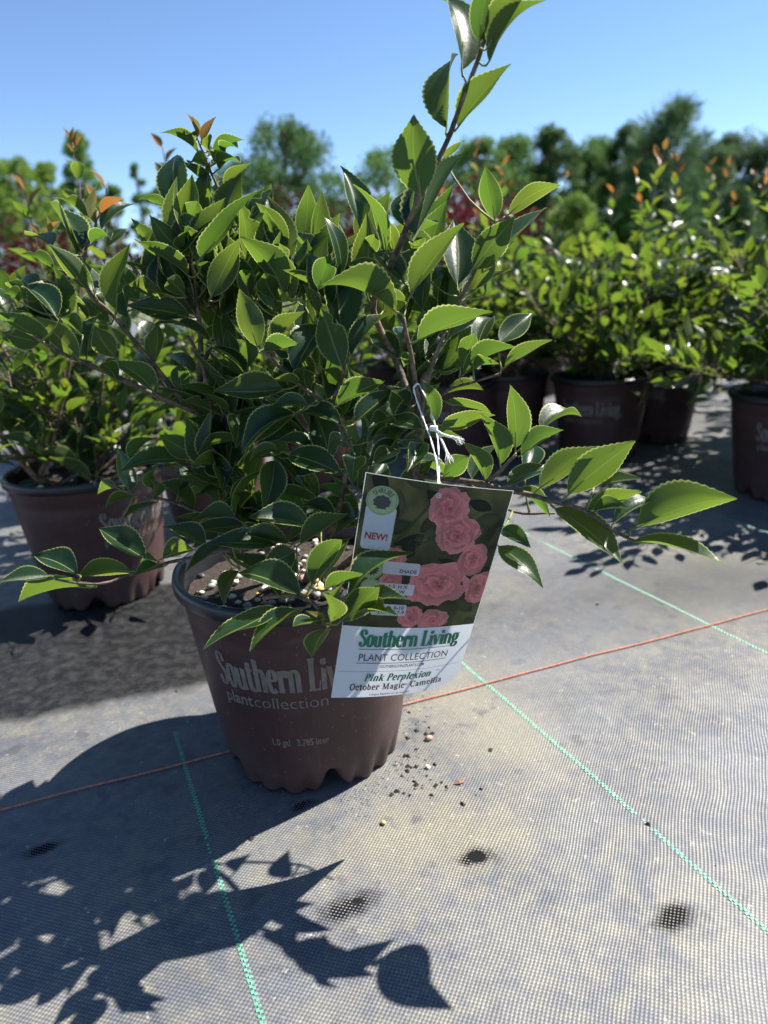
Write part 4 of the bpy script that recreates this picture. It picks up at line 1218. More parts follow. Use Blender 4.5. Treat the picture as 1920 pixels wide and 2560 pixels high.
0.7,0.6;-269,1150,711;-256,1161,703;-244,1171,702
0.7,0.6;-77,1031,480;-84,1044,478;-91,1057,482
0.7,0.6;48,1050,647;45,1065,640;41,1080,640
0.7,0.6;-290,1161,805;-294,1167,804;-298,1174,806
0.7,0.6;-48,1038,584;-33,1040,582;-18,1041,586
0.7,0.6;-78,815,405;-71,815,415;-63,816,432
0.7,0.6;-75,1049,551;-77,1054,548;-79,1058,547
0.7,0.6;-81,796,412;-77,791,413;-73,786,417
0.7,0.6;-258,1188,782;-261,1191,783;-264,1193,786
0.7,0.6;-96,1009,650;-105,1012,644;-114,1014,643
0.7,0.6;20,1053,816;36,1050,809;52,1047,808
0.7,0.6;-290,1161,805;-296,1155,803;-303,1148,804
0.7,0.6;39,1092,672;48,1094,677;56,1096,686
0.7,0.6;-73,786,417;-76,785,415;-78,784,414
0.7,0.6;-199,1264,887;-205,1276,888;-211,1288,895
0.7,0.6;-77,1031,480;-73,1016,477;-69,1001,480
0.7,0.6;-259,1113,534;-256,1108,531;-254,1103,531
0.7,0.6;-68,1036,641;-65,1021,640;-62,1005,646
0.7,0.6;-110,829,421;-124,834,418;-138,839,420
0.7,0.6;-47,1033,693;-47,1016,691;-46,1000,697
0.7,0.6;52,1047,808;51,1041,806;50,1034,805
0.7,0.6;-272,1140,866;-285,1135,859;-297,1129,858
0.7,0.6;-242,1135,623;-239,1137,620;-236,1139,618
0.7,0.6;-266,1176,828;-269,1182,829;-271,1188,832
0.7,0.6;-73,786,417;-69,786,416;-65,786,417
0.7,0.6;-104,1071,407;-105,1085,413;-105,1099,427
0.7,0.6;6,1074,785;-2,1085,792;-9,1096,807
0.7,0.6;-6,1067,431;-16,1071,441;-27,1074,457
0.7,0.6;-264,1193,786;-274,1192,786;-284,1191,790
0.7,0.6;-229,1195,780;-231,1192,790;-234,1189,806
0.7,0.6;-285,1154,819;-288,1141,819;-291,1127,824
0.7,0.6;-105,1099,427;-106,1092,433;-107,1086,444
0.7,0.6;-274,1122,719;-259,1119,725;-245,1116,737
0.7,0.6;-381,1094,783;-375,1078,782;-369,1061,788
0.7,0.6;48,1066,507;38,1068,509;28,1071,515
0.7,0.6;-268,1129,469;-269,1140,467;-270,1150,469
0.7,0.6;-71,815,418;-58,811,415;-45,806,417
0.7,0.6;-232,1235,772;-242,1240,780;-252,1245,794
0.7,0.6;61,1003,590;65,1001,587;70,998,586
0.7,0.6;112,1078,751;115,1096,745;117,1114,747
0.7,0.6;-68,1051,461;-54,1046,460;-40,1041,465
0.7,0.6;-432,1055,727;-427,1061,740;-423,1068,760
0.7,0.6;-9,1096,807;-5,1104,799;-1,1111,795
0.7,0.6;-141,896,408;-133,908,415;-125,920,430
0.7,0.6;-240,1099,448;-240,1090,456;-239,1081,469
0.7,0.6;-44,1015,596;-47,1008,605;-49,1002,619
0.7,0.6;-206,1248,841;-199,1232,841;-192,1215,849
0.7,0.6;-263,1153,880;-266,1147,888;-268,1142,900
0.7,0.6;28,1071,515;20,1062,514;12,1053,517
0.7,0.6;-428,1128,854;-447,1126,850;-465,1123,854
0.7,0.6;-56,1038,606;-59,1056,605;-62,1074,612
0.7,0.6;41,1080,640;44,1080,631;46,1081,626
0.7,0.6;-9,1096,807;2,1095,812;14,1093,823
0.7,0.6;-198,1236,806;-195,1222,813;-191,1208,826
0.7,0.6;-252,1245,794;-255,1242,790;-259,1239,788
0.7,0.6;-49,1002,619;-43,1004,618;-37,1006,620
0.7,0.6;-270,1127,867;-271,1121,865;-272,1115,864
0.7,0.6;-257,1161,617;-259,1170,623;-262,1180,634
0.7,0.6;-28,1083,407;-20,1101,407;-12,1118,415
0.7,0.6;-192,1215,849;-193,1217,861;-194,1219,879
0.7,0.6;-297,1129,858;-298,1126,858;-299,1123,859
1.0,0.6;60,1031,606;39,1032,605;19,1032,612
0.7,0.6;-54,1046,463;-53,1058,471;-52,1070,486
0.7,0.6;-5,1104,801;0,1105,803;5,1107,807
0.7,0.6;-243,1126,625;-239,1124,618;-234,1121,614
1.0,0.6;-229,1243,813;-222,1261,806;-215,1279,807
1.0,0.6;-464,1023,759;-449,1023,768;-433,1022,785
0.7,0.6;-105,1012,647;-109,1002,644;-113,993,646
0.7,0.6;-239,1124,619;-234,1122,621;-230,1119,626
0.7,0.6;-298,1174,806;-297,1182,811;-296,1189,821
0.7,0.6;-254,1138,823;-244,1137,823;-234,1136,827
0.7,0.6;-225,1247,827;-236,1245,833;-247,1243,845
0.7,0.6;-178,1247,825;-173,1244,814;-169,1241,807
1.0,0.6;61,975,899;63,954,898;65,933,904
0.7,0.6;177,1014,686;176,1023,698;175,1032,718
0.7,0.6;184,941,582;199,945,590;215,949,606
0.7,0.6;-91,1057,482;-95,1060,485;-100,1064,492
0.7,0.6;-199,1232,845;-214,1222,846;-228,1213,854
1.0,0.6;112,1078,751;93,1082,755;73,1085,768
0.7,0.6;-241,1142,564;-233,1135,567;-224,1128,575
0.7,0.6;-244,1171,702;-236,1163,696;-228,1155,695
0.7,0.6;140,1036,685;142,1035,696;144,1035,713
0.7,0.6;-215,1279,807;-222,1278,805;-229,1277,806
1.0,0.6;-222,1000,433;-220,1013,446;-219,1025,469
0.7,0.6;-45,806,417;-41,810,419;-38,813,425
0.7,0.6;61,1003,590;44,1001,583;27,1000,583
0.7,0.6;-270,1150,469;-269,1156,474;-268,1162,484
1.0,0.6;-419,1149,491;-430,1143,470;-441,1137,457
0.7,0.6;-220,1200,756;-214,1199,742;-207,1197,733
1.0,0.6;257,862,518;267,876,527;278,891,543
1.0,0.6;56,1036,571;42,1054,570;28,1072,579
0.7,0.6;-239,1155,575;-229,1151,582;-220,1147,594
0.7,0.6;-274,1192,788;-274,1201,792;-274,1211,801
0.7,0.6;-40,1041,465;-28,1029,454;-16,1017,451
0.7,0.6;-274,1211,801;-278,1207,803;-282,1203,809
1.0,0.6;-440,1165,499;-431,1165,516;-422,1165,542
0.7,0.6;61,1003,590;62,994,598;63,985,612
0.7,0.6;-282,1203,809;-284,1202,813;-286,1201,819
0.7,0.6;-18,1041,586;-20,1059,577;-22,1078,575
0.7,0.6;-219,1025,469;-214,1027,469;-210,1028,470
1.0,0.6;-440,1149,872;-458,1153,876;-477,1157,888
0.7,0.6;-244,1137,825;-248,1123,829;-252,1109,840
0.7,0.6;-191,1208,826;-186,1203,817;-181,1198,811
0.7,0.6;-75,1062,642;-76,1074,641;-77,1086,646
1.0,0.6;-239,972,447;-224,953,437;-209,934,437
0.7,0.6;-220,1147,594;-220,1156,597;-221,1165,603
0.7,0.6;28,1072,579;29,1075,578;30,1078,578
0.7,0.6;-296,1189,821;-306,1182,829;-317,1174,843
0.7,0.6;-257,1109,552;-249,1102,550;-241,1094,552
0.7,0.6;-254,1103,531;-249,1095,533;-245,1088,538
0.7,0.6;-220,1147,594;-220,1144,596;-221,1141,599
0.7,0.6;-218,1210,757;-204,1216,753;-191,1223,755
0.7,0.6;-306,1182,832;-306,1186,834;-306,1189,837
0.7,0.6;-252,1109,840;-257,1107,834;-263,1104,832
0.7,0.6;-291,1127,824;-283,1117,811;-275,1108,805
0.7,0.6;63,985,612;72,985,609;82,986,610
0.7,0.6;-52,1070,486;-43,1073,490;-34,1076,500
0.7,0.6;-1,1111,795;-2,1121,786;-3,1131,782
0.7,0.6;56,1096,686;70,1100,679;84,1105,678
0.7,0.6;-63,816,432;-58,809,437;-53,802,447
0.7,0.6;-239,1081,469;-232,1071,464;-225,1061,465
0.7,0.6;41,1080,640;54,1091,642;67,1102,652
0.7,0.6;-169,1241,807;-172,1249,794;-175,1257,786
0.7,0.6;-215,1279,807;-209,1279,794;-204,1279,786
0.7,0.6;72,985,611;75,983,613;77,982,616
0.7,0.6;117,1114,747;113,1120,728;108,1125,716
1.0,0.6;-274,1164,768;-296,1176,761;-318,1187,763
0.7,0.6;117,1114,747;114,1122,747;111,1130,751
0.7,0.6;28,1072,579;24,1073,591;20,1075,609
0.7,0.6;-239,1081,469;-250,1072,467;-262,1062,471
0.7,0.6;-79,1058,547;-90,1059,558;-101,1060,576
0.7,0.6;-317,1174,843;-321,1170,839;-325,1165,838
0.7,0.6;-225,1061,465;-214,1060,456;-202,1058,453
0.7,0.6;-234,1121,614;-229,1118,608;-223,1115,605
0.7,0.6;-181,1198,811;-190,1188,811;-199,1178,816
1.0,0.6;113,1120,732;90,1120,729;68,1121,736
0.7,0.6;113,1120,732;111,1126,734;110,1133,738
1.0,0.6;212,981,481;208,983,503;205,985,537
0.7,0.6;-230,1119,626;-224,1113,623;-217,1107,625
0.7,0.6;-278,1207,805;-280,1210,806;-283,1213,809
0.7,0.6;-260,1220,772;-271,1231,767;-282,1241,768
0.7,0.6;14,1093,823;25,1095,833;36,1096,850
0.7,0.6;-100,1064,492;-108,1062,500;-117,1061,513
1.0,0.6;28,1071,515;36,1085,524;43,1100,541
0.7,0.6;-108,1062,502;-106,1070,507;-104,1078,515
1.0,0.6;-207,1197,733;-205,1177,731;-203,1156,738
1.0,0.6;-423,1068,760;-441,1081,769;-458,1093,789
0.7,0.6;36,1096,850;47,1090,849;59,1083,853
0.7,0.6;-268,1142,900;-274,1140,908;-281,1138,922
1.0,0.6;131,1110,783;151,1120,779;170,1129,783
0.7,0.6;-62,1074,612;-48,1083,610;-34,1092,615
0.7,0.6;59,1083,853;59,1077,860;59,1072,873
0.7,0.6;-219,1025,469;-226,1033,469;-234,1040,474
0.7,0.6;-234,1040,474;-234,1038,476;-234,1036,478
0.7,0.6;-191,1208,826;-195,1197,832;-199,1187,844
0.7,0.6;-22,1078,575;-26,1085,563;-29,1093,557
1.0,0.6;-206,1118,457;-186,1122,458;-166,1126,468
1.0,0.6;131,1110,783;110,1114,790;89,1118,807
1.0,0.6;190,993,480;176,963,472;162,932,478
1.0,0.6;-247,1243,845;-250,1268,847;-252,1293,861
1.0,0.6;-209,934,437;-211,927,455;-213,921,483
0.7,0.6;30,1078,578;21,1080,567;11,1082,561
1.0,0.6;-46,1061,730;-53,1075,747;-59,1088,775
0.7,0.6;68,1121,736;52,1128,730;37,1135,730
0.7,0.6;-101,1060,576;-105,1064,585;-108,1068,598
0.7,0.6;-236,1139,618;-222,1144,620;-208,1150,627
0.7,0.6;-234,1136,827;-229,1129,811;-223,1121,802
0.7,0.6;-108,1068,598;-104,1074,596;-100,1079,596
0.7,0.6;-48,1083,613;-51,1092,603;-53,1101,598
0.7,0.6;-191,1223,755;-185,1226,750;-180,1228,748
0.7,0.6;-175,1257,786;-167,1254,782;-160,1250,781
0.7,0.6;-125,920,430;-125,923,443;-125,927,462
1.0,0.6;-458,1093,789;-477,1073,794;-495,1053,811
0.7,0.6;-281,1138,922;-287,1149,922;-293,1161,927
0.7,0.6;-306,1189,837;-307,1199,833;-308,1208,832
0.7,0.6;-252,1109,840;-251,1101,844;-250,1092,852
0.7,0.6;-180,1228,748;-189,1239,741;-198,1250,739
0.7,0.6;84,1105,678;89,1110,668;94,1114,663
0.7,0.6;-208,1150,627;-213,1164,632;-218,1178,644
0.7,0.6;-203,1156,738;-198,1160,730;-193,1165,726
1.0,0.6;-202,1058,453;-184,1047,449;-166,1035,454
0.7,0.6;-303,1148,804;-321,1150,804;-338,1152,811
0.7,0.6;-268,1162,484;-276,1177,486;-283,1192,495
0.7,0.6;-166,1035,454;-169,1035,458;-171,1036,464
0.7,0.6;-221,1165,603;-212,1166,605;-203,1167,610
0.7,0.6;-9,1096,807;-25,1103,809;-42,1110,820
0.7,0.6;-125,927,462;-124,922,466;-122,917,473
0.7,0.6;94,1114,663;96,1117,665;98,1120,669
1.0,0.6;-228,1155,695;-213,1138,687;-199,1121,688
0.7,0.6;-203,1167,610;-199,1161,602;-194,1156,597
0.7,0.6;-180,1228,748;-173,1226,751;-167,1223,756
0.7,0.6;-203,1167,610;-203,1173,608;-204,1179,608
0.7,0.6;-199,1121,688;-197,1124,674;-196,1128,664
0.7,0.6;-125,927,462;-137,930,462;-148,934,468
1.0,0.6;-12,1118,415;-14,1129,427;-16,1140,448
0.7,0.6;37,1135,730;34,1141,730;31,1147,733
0.7,0.6;-223,1121,802;-232,1108,797;-240,1094,798
1.0,0.6;-338,1152,811;-367,1164,805;-396,1177,811
1.0,0.6;-44,1015,596;-40,991,586;-36,967,585
0.7,0.6;-184,1047,453;-180,1051,459;-177,1055,468
0.7,0.6;52,1128,733;51,1136,734;49,1143,738
0.7,0.6;-26,1085,566;-20,1094,571;-15,1104,582
0.7,0.6;-199,1187,844;-192,1181,840;-185,1174,840
0.7,0.6;-59,1088,775;-62,1096,784;-65,1103,799
0.7,0.6;-137,930,465;-134,935,465;-132,939,468
1.0,0.6;-77,1086,646;-99,1090,639;-122,1095,640
0.7,0.6;98,1120,669;105,1125,670;113,1129,676
0.7,0.6;-275,1108,805;-287,1097,805;-299,1087,811
0.7,0.6;-55,1079,760;-65,1084,758;-75,1090,761
0.7,0.6;-194,1156,597;-194,1148,602;-194,1139,611
1.0,0.6;-177,1055,468;-179,1065,484;-180,1076,509
0.7,0.6;-122,1095,640;-124,1091,628;-127,1088,621
0.7,0.6;-199,1178,816;-197,1161,811;-196,1145,813
1.0,0.6;-16,1017,451;-34,997,426;-52,977,415
0.7,0.6;-3,1131,782;-20,1139,777;-38,1148,780
1.0,0.6;-167,1223,756;-160,1208,764;-154,1193,780
0.7,0.6;162,932,478;157,925,466;152,918,460
1.0,0.6;-132,939,468;-116,949,472;-101,959,484
0.7,0.6;-194,1139,611;-192,1135,613;-191,1131,616
0.7,0.6;-177,1055,468;-168,1058,469;-159,1061,473
1.0,0.6;-396,1177,811;-405,1172,786;-414,1167,770
0.7,0.6;-196,1145,813;-188,1150,800;-179,1155,792
0.7,0.6;-167,1223,756;-162,1220,752;-158,1216,750
0.7,0.6;-15,1104,582;-17,1108,588;-18,1112,597
0.7,0.6;-53,1101,598;-65,1108,599;-77,1115,605
1.0,0.6;-25,1103,813;-16,1115,825;-7,1126,846
0.7,0.6;-191,1131,616;-192,1123,611;-193,1115,610
0.7,0.6;-122,1095,640;-120,1101,651;-118,1107,667
1.0,0.6;-62,1096,787;-70,1079,791;-77,1062,803
0.7,0.6;-185,1174,840;-186,1168,844;-188,1163,850
0.7,0.6;-38,1148,780;-44,1144,792;-50,1141,809
0.7,0.6;-101,1060,576;-118,1063,566;-135,1067,563
0.7,0.6;-414,1167,770;-429,1169,770;-444,1170,777
0.7,0.6;-179,1155,792;-177,1152,796;-175,1149,802
0.7,0.6;-223,1115,605;-216,1101,594;-208,1086,590
1.0,0.6;-458,1093,789;-468,1109,777;-478,1126,773
1.0,0.6;-159,1061,473;-151,1079,479;-143,1097,494
0.7,0.6;-158,1216,750;-153,1220,748;-147,1223,748
1.0,0.6;89,1118,807;87,1138,800;84,1158,800
1.0,0.6;-478,1126,773;-496,1133,792;-513,1140,825
0.7,0.6;-478,1126,773;-476,1128,768;-473,1130,766
0.7,0.6;-118,1107,667;-107,1115,665;-96,1122,668
0.7,0.6;-198,1250,739;-199,1269,734;-199,1289,736
1.0,0.6;-118,1063,570;-127,1028,571;-136,992,587
0.7,0.6;-127,1028,578;-136,1029,578;-146,1031,581
0.7,0.6;-177,1152,797;-180,1137,793;-184,1122,795
0.7,0.6;-122,1095,640;-121,1108,639;-121,1121,644
0.7,0.6;-505,1137,812;-509,1118,810;-513,1099,816
0.7,0.6;-476,1128,769;-480,1137,770;-485,1146,775
0.7,0.6;-194,1156,597;-178,1152,593;-161,1148,595
0.7,0.6;-473,1130,766;-490,1126,754;-508,1121,750
1.0,0.6;-178,1247,825;-153,1279,831;-128,1311,855
1.0,0.6;-148,1285,843;-128,1268,850;-108,1251,869
0.7,0.6;-485,1146,775;-490,1145,776;-494,1145,778
0.7,0.6;-490,1126,758;-492,1129,757;-493,1133,756
0.7,0.6;-121,1121,644;-119,1124,627;-117,1127,617
0.7,0.6;-175,1149,802;-168,1146,807;-161,1144,817
0.7,0.6;-117,1127,617;-110,1130,612;-102,1133,611
1.0,0.6;-75,1090,761;-80,1112,747;-84,1135,743
0.7,0.6;-135,1067,563;-142,1080,552;-149,1093,547
0.7,0.6;-135,1067,563;-148,1062,562;-161,1057,567
0.7,0.6;-161,1148,595;-155,1144,590;-148,1141,588
1.0,0.6;-154,1193,780;-127,1209,784;-100,1225,802
0.7,0.6;-121,1121,644;-138,1128,641;-155,1136,645
1.0,0.6;-84,1135,743;-75,1142,722;-66,1149,710
0.7,0.6;-493,1133,756;-495,1136,758;-497,1140,761
0.7,0.6;-44,1144,795;-52,1158,792;-60,1172,796
1.0,0.6;-70,1079,795;-97,1089,790;-125,1099,796
0.7,0.6;-121,1121,644;-121,1130,651;-122,1139,663
1.0,0.6;181,1085,883;146,1095,915;111,1105,970
0.7,0.6;-102,1133,611;-101,1140,619;-101,1148,633
1.0,0.6;-493,1133,756;-480,1149,745;-467,1166,742
1.0,0.6;-100,1225,802;-97,1223,819;-94,1220,845
0.7,0.6;-125,1099,796;-122,1102,792;-119,1104,790
0.7,0.6;-180,1137,796;-166,1133,779;-151,1130,770
1.0,0.6;-405,1172,790;-394,1196,787;-383,1220,794
1.0,0.6;-7,1126,846;7,1150,839;22,1173,844
0.7,0.6;3,1142,845;-4,1143,860;-10,1144,883
0.7,0.6;-97,1223,823;-92,1232,819;-86,1241,820
0.7,0.6;-122,1102,793;-133,1108,791;-145,1114,793
0.7,0.6;-119,1104,790;-113,1118,796;-107,1131,810
1.0,0.6;-84,1135,743;-94,1141,757;-104,1147,781
0.7,0.6;-104,1147,781;-113,1149,785;-122,1150,794
0.7,0.6;-161,1144,817;-151,1139,822;-141,1135,832
0.7,0.6;-75,1142,726;-90,1143,719;-106,1145,718
0.7,0.6;-122,1150,794;-124,1145,795;-126,1140,798
0.7,0.6;-133,1108,793;-131,1112,798;-129,1117,806
0.7,0.6;-141,1135,832;-131,1140,834;-122,1145,841
0.7,0.6;-94,1220,845;-84,1223,845;-74,1226,850
0.7,0.6;-122,1145,841;-122,1146,851;-122,1147,864
1.0,0.6;-122,1145,841;-99,1156,838;-76,1167,846
0.7,0.6;-122,1139,663;-111,1154,663;-101,1169,670
0.7,0.6;-91,1160,844;-93,1161,842;-94,1162,840
0.7,0.6;-101,1169,670;-95,1171,673;-90,1172,679
1.0,0.6;22,1173,844;8,1181,852;-6,1188,868
1.0,0.6;-477,1157,888;-509,1227,884;-541,1296,911
0.7,0.6;-541,1296,911;-541,1299,912;-541,1302,914
1.0,0.6;-74,1226,850;-58,1239,842;-41,1252,841
1.0,0.6;84,1158,800;72,1198,793;60,1237,802
0.7,0.6;-541,1299,912;-550,1301,911;-558,1303,913
1.0,0.6;60,1237,802;76,1245,810;92,1252,827
1.0,0.6;-41,1252,841;-31,1266,855;-21,1281,878
0.7,0.6;92,1252,827;98,1266,831;103,1280,842"""
LEFT_LEAVES = """-818,1694,466,-948,1793,570,24,-53,81,100,t
-820,1689,463,-890,1643,513,-16,82,55,100,b
-759,1747,385,-847,1705,460,-7,90,43,100,b
-730,1740,367,-802,1708,440,7,89,46,100,b
-771,1773,423,-884,1851,506,32,-42,85,100,t
-723,1755,376,-755,1864,499,-44,-73,53,100,t
-717,1808,407,-729,1876,478,-47,-68,56,100,t
-647,1754,403,-644,1850,499,-13,-70,71,100,t
-686,1875,1071,-667,1839,1112,-18,70,69,120,b
-680,1850,1021,-706,1817,1051,-30,76,58,100,b
-701,1886,1108,-698,1844,1115,33,20,92,100,b
-675,1855,1029,-683,1917,1061,-31,-47,83,100,t
-696,1894,1137,-702,1880,1157,48,65,59,100,r
-682,1892,1146,-653,1877,1172,-64,8,76,100,r
-702,1910,1158,-711,1901,1195,68,66,33,100,r
-695,1910,1155,-684,1903,1197,-97,-5,24,100,o
-696,1910,1155,-672,1897,1188,-81,1,59,100,r"""
LEFT_STEMS = """5.0,2.0;-846,1801,341;-869,1750,377;-910,1719,474;-963,1716,594;-967,1722,673
2.2,1.2;-846,1801,341;-770,1771,379;-698,1755,361
2.4,0.8;-869,1750,377;-801,1747,496;-718,1789,748;-687,1837,956;-685,1873,1066;-696,1897,1138;-694,1906,1165
0.7,0.6;-685,1873,1066;-686,1874,1068;-686,1875,1071
0.7,0.6;-695,1902,1151;-695,1906,1152;-696,1910,1155
0.7,0.6;-686,1857,1017;-683,1854,1018;-680,1850,1021
0.7,0.6;-722,1760,367;-723,1758,370;-723,1755,376
0.7,0.6;-690,1885,1102;-696,1886,1103;-701,1886,1108
0.7,0.6;-696,1910,1155;-699,1910,1156;-702,1910,1158
0.7,0.6;-680,1850,1021;-678,1853,1024;-675,1855,1029
0.7,0.6;-696,1897,1138;-689,1895,1140;-682,1892,1146
0.7,0.6;-723,1758,372;-726,1749,367;-730,1740,367
0.7,0.6;-758,1769,376;-759,1758,378;-759,1747,385
1.0,0.6;-770,1771,379;-770,1772,396;-771,1773,423
1.0,0.6;-820,1748,463;-819,1721,459;-818,1694,466
0.7,0.6;-818,1694,466;-819,1692,464;-820,1689,463
1.0,0.6;-734,1763,370;-726,1786,382;-717,1808,407
1.0,0.6;-698,1755,361;-673,1754,376;-647,1754,403"""
TAG_TL = (-0.0103, 0.4400, 0.2912)
TAG_TR = (0.0851, 0.4413, 0.2728)
TAG_BR = (0.0464, 0.4612, 0.1174)
TAG_BL = (-0.0450, 0.4382, 0.1275)
STRING_A = [(0.036, 0.4373, 0.2769), (0.0363, 0.4619, 0.2938), (0.0284, 0.4922, 0.3216), (0.0255, 0.5016, 0.3338)]
STRING_B = [(0.0362, 0.4402, 0.276), (0.0394, 0.4741, 0.2987), (0.0368, 0.4971, 0.3202), (0.0301, 0.5104, 0.3349)]
STRING_TAILS = [[(0.0371, 0.4776, 0.3093), (0.0421, 0.4713, 0.3062), (0.0499, 0.4685, 0.3041)], [(0.038, 0.4771, 0.3078), (0.0417, 0.4677, 0.3016), (0.0443, 0.4615, 0.2956)]]
TREES = [
 (-18.64, 42.0, 7.49, 3.29, 'pale', 'round', 1, 'pale yellow-green tree at the open end of the tree line', None),
 (-18.64, 46.0, 7.66, 2.7, 'pale', 'tall', 0.9, 'smaller pale tree beside the feathery tree', None),
 (-14.39, 40.0, 8.22, 3.91, 'mid', 'cone', 0.7, 'feathery upright tree rising above the burgundy shrubs', None),
 (-14.32, 44.0, 6.7, 2.29, 'mid', 'cone', 0.35, 'thin wispy tree next to the feathery tree', None),
 (-12.73, 44.0, 7.42, 2.29, 'mid', 'cone', 0.22, 'sparse nearly bare tree standing against open sky', None),
 (-12.54, 48.0, 7.12, 2.82, 'mid', 'tall', 0.35, 'sparse young tree between the bare tree and the rounded evergreen', None),
 (-4.01, 38.0, 7.62, 5.57, 'dark', 'crown', 1.4, 'broad rounded dark evergreen standing apart from the wood', None),
 (-1.36, 44.0, 6.51, 3.44, 'mid', 'tall', 0.6, 'light airy tree next to the rounded evergreen', None),
 (1.09, 42.0, 6.79, 4.65, 'mid', 'tall', 0.8, 'mid green airy tree between evergreen and wood', None),
 (3.72, 46.0, 6.04, 3.3, 'mid', 'round', 0.7, 'low airy tree at the near edge of the wood', None),
 (5.75, 40.0, 6.71, 3.91, 'mid', 'tall', 1.2, 'leafy tree at the left edge of the dense wood', None),
 (8.01, 42.0, 7.1, 3.83, 'mid', 'tall', 1.2, 'leafy green tree in the dense wood behind the camellias', 'trees of the dense wood'),
 (9.62, 40.0, 7.02, 3.13, 'dark', 'tall', 1.3, 'leafy green tree in the dense wood behind the camellias', 'trees of the dense wood'),
 (12.5, 43.0, 6.87, 3.92, 'mid', 'tall', 1.3, 'leafy green tree in the dense wood behind the camellias', 'trees of the dense wood'),
 (13.82, 41.0, 7.16, 3.21, 'dark', 'tall', 1.3, 'leafy green tree in the dense wood behind the camellias', 'trees of the dense wood'),
 (18.42, 42.0, 6.41, 3.83, 'dark', 'tall', 1.3, 'leafy green tree in the dense wood behind the camellias', 'trees of the dense wood'),
 (21.1, 44.0, 6.88, 4.3, 'dark', 'round', 1.4, 'leafy green tree in the dense wood behind the camellias', 'trees of the dense wood'),
 (22.13, 42.0, 6.44, 3.83, 'dark', 'round', 1.4, 'leafy green tree in the dense wood behind the camellias', 'trees of the dense wood'),
 (10.73, 50.0, 6.78, 5.54, 'dark', 'round', 1.2, 'leafy green tree in the dense wood behind the camellias', 'trees of the dense wood'),
 (17.98, 48.0, 6.65, 5.95, 'dark', 'round', 1.3, 'leafy green tree in the dense wood behind the camellias', 'trees of the dense wood'),
 (15.2, 50.0, 6.28, 5.54, 'dark', 'round', 1.3, 'leafy green tree in the dense wood behind the camellias', 'trees of the dense wood'),
 (25.31, 44.0, 6.39, 4.3, 'dark', 'round', 1.2, 'leafy green tree in the dense wood behind the camellias', 'trees of the dense wood'),
 (8.35, 50.0, 6.63, 4.89, 'dark', 'round', 1.2, 'leafy green tree in the dense wood behind the camellias', 'trees of the dense wood'),
 (21.2, 50.0, 5.71, 5.54, 'dark', 'round', 1.2, 'leafy green tree in the dense wood behind the camellias', 'trees of the dense wood'),
 (13.24, 34.0, 6.73, 3.66, 'pine', 'tall', 1.15, 'tall dark pine with ragged needle tufts standing above the wood', None),
 (8.71, 32.0, 3.08, 2.29, 'pale', 'round', 0.8, 'low pale bush at the foot of the dense wood', 'low bushes at the foot of the wood'),
 (14.43, 30.0, 2.68, 2.54, 'pine', 'cone', 0.9, 'young pine at the foot of the dense wood', None),
 (11.66, 33.0, 3.3, 2.15, 'mid', 'round', 0.8, 'low pale bush at the foot of the dense wood', 'low bushes at the foot of the wood'),
 (-21.66, 44.0, 8.05, 4.3, 'pale', 'round', 1, 'pale tree past the open end of the tree line', None)]

# ------------------------------------------------------------------ leaves
def leaf_mesh(name, mat, teeth, fold, bow, twist=0.0, wid=.215, cols=4, bite=None, sk=0.0, seed=0, rec=0.0):
    m = MB(); n = teeth * 2 if teeth else 8; vs = []; uv = []; us = [-1, -.5, 0, .5, 1] if cols == 4 else [-1, 0, 1]
    for i in range(n + 1):
        t = i / n; tt = .07 + .93 * t
        w = wid * (sin(pi * t ** .86)) ** .82 * (1 - .12 * t) if 0 < t < 1 else 0.004
        if t > .55: w *= 1 - .42 * ((t - .55) / .45) ** 1.6
        for u in us:
            wu = w
            if abs(u) == 1 and teeth and 1 < i < n: wu = w + (.010 if i % 2 else -.003) * min(1, w / .09)
            if bite and abs(t - bite[0]) < bite[1] and u * bite[2] > .4: wu *= 1 - .55 * (1 - abs(t - bite[0]) / bite[1])
            y = u * wu + sk * sin(pi * t); tw = twist * (t - .4); f = fold * (1 + .25 * sin(3 * t + seed))
            z = abs(u * wu) * f + bow * 4 * t * (1 - t) - rec * max(0, t - .55) ** 2 + .010 * sin(9 * t + seed * 2 + u) * abs(u)
            vs.append((tt, y * cos(tw) - z * sin(tw), y * sin(tw) + z * cos(tw))); uv.append((u * .5 + .5, t))
    k = len(us)
    m.add(vs, [(i * k + j, (i + 1) * k + j, (i + 1) * k + j + 1, i * k + j + 1) for i in range(n) for j in range(k - 1)], None, uv)
    # stalk
    b = len(m.v); r = .012
    for x, q in ((0, 1.25), (.08, 1.0), (.30, .45)):
        zz = bow * 4 * max(0, (x - .07) / .93) * .95 - .006
        for a in range(5): m.v.append((x, r * q * cos(a * 1.2566), zz + r * q * sin(a * 1.2566))); m.uv.append((.5, .2))
    m.f += [tuple(b + q for q in (i * 5 + a, i * 5 + (a + 1) % 5, (i + 1) * 5 + (a + 1) % 5, (i + 1) * 5 + a)) for i in range(2) for a in range(5)]
    return m.mesh(name, mat, True)
lr = random.Random(3)
BIG = []
for i in range(14):
    BIG.append(leaf_mesh('camellia_leaf', LEAF, 15, lr.uniform(.15, .95), lr.uniform(-.02, .10), lr.uniform(-.6, .6), lr.uniform(.205, .24), 4, (.7, .1, 1) if i == 5 else None, lr.uniform(-.04, .04), i, lr.choice((0, 0, .15, .3))))
BIG_O = [leaf_mesh('new_leaf', OLIVE, 12, .9, .03, .1, .19, 4, None, 0, 2)]; BIG_R = [leaf_mesh('young_leaf', YOUNG, 12, f, .04, .1, .19, 4, None, 0, i) for i, f in enumerate((.5, .9))]
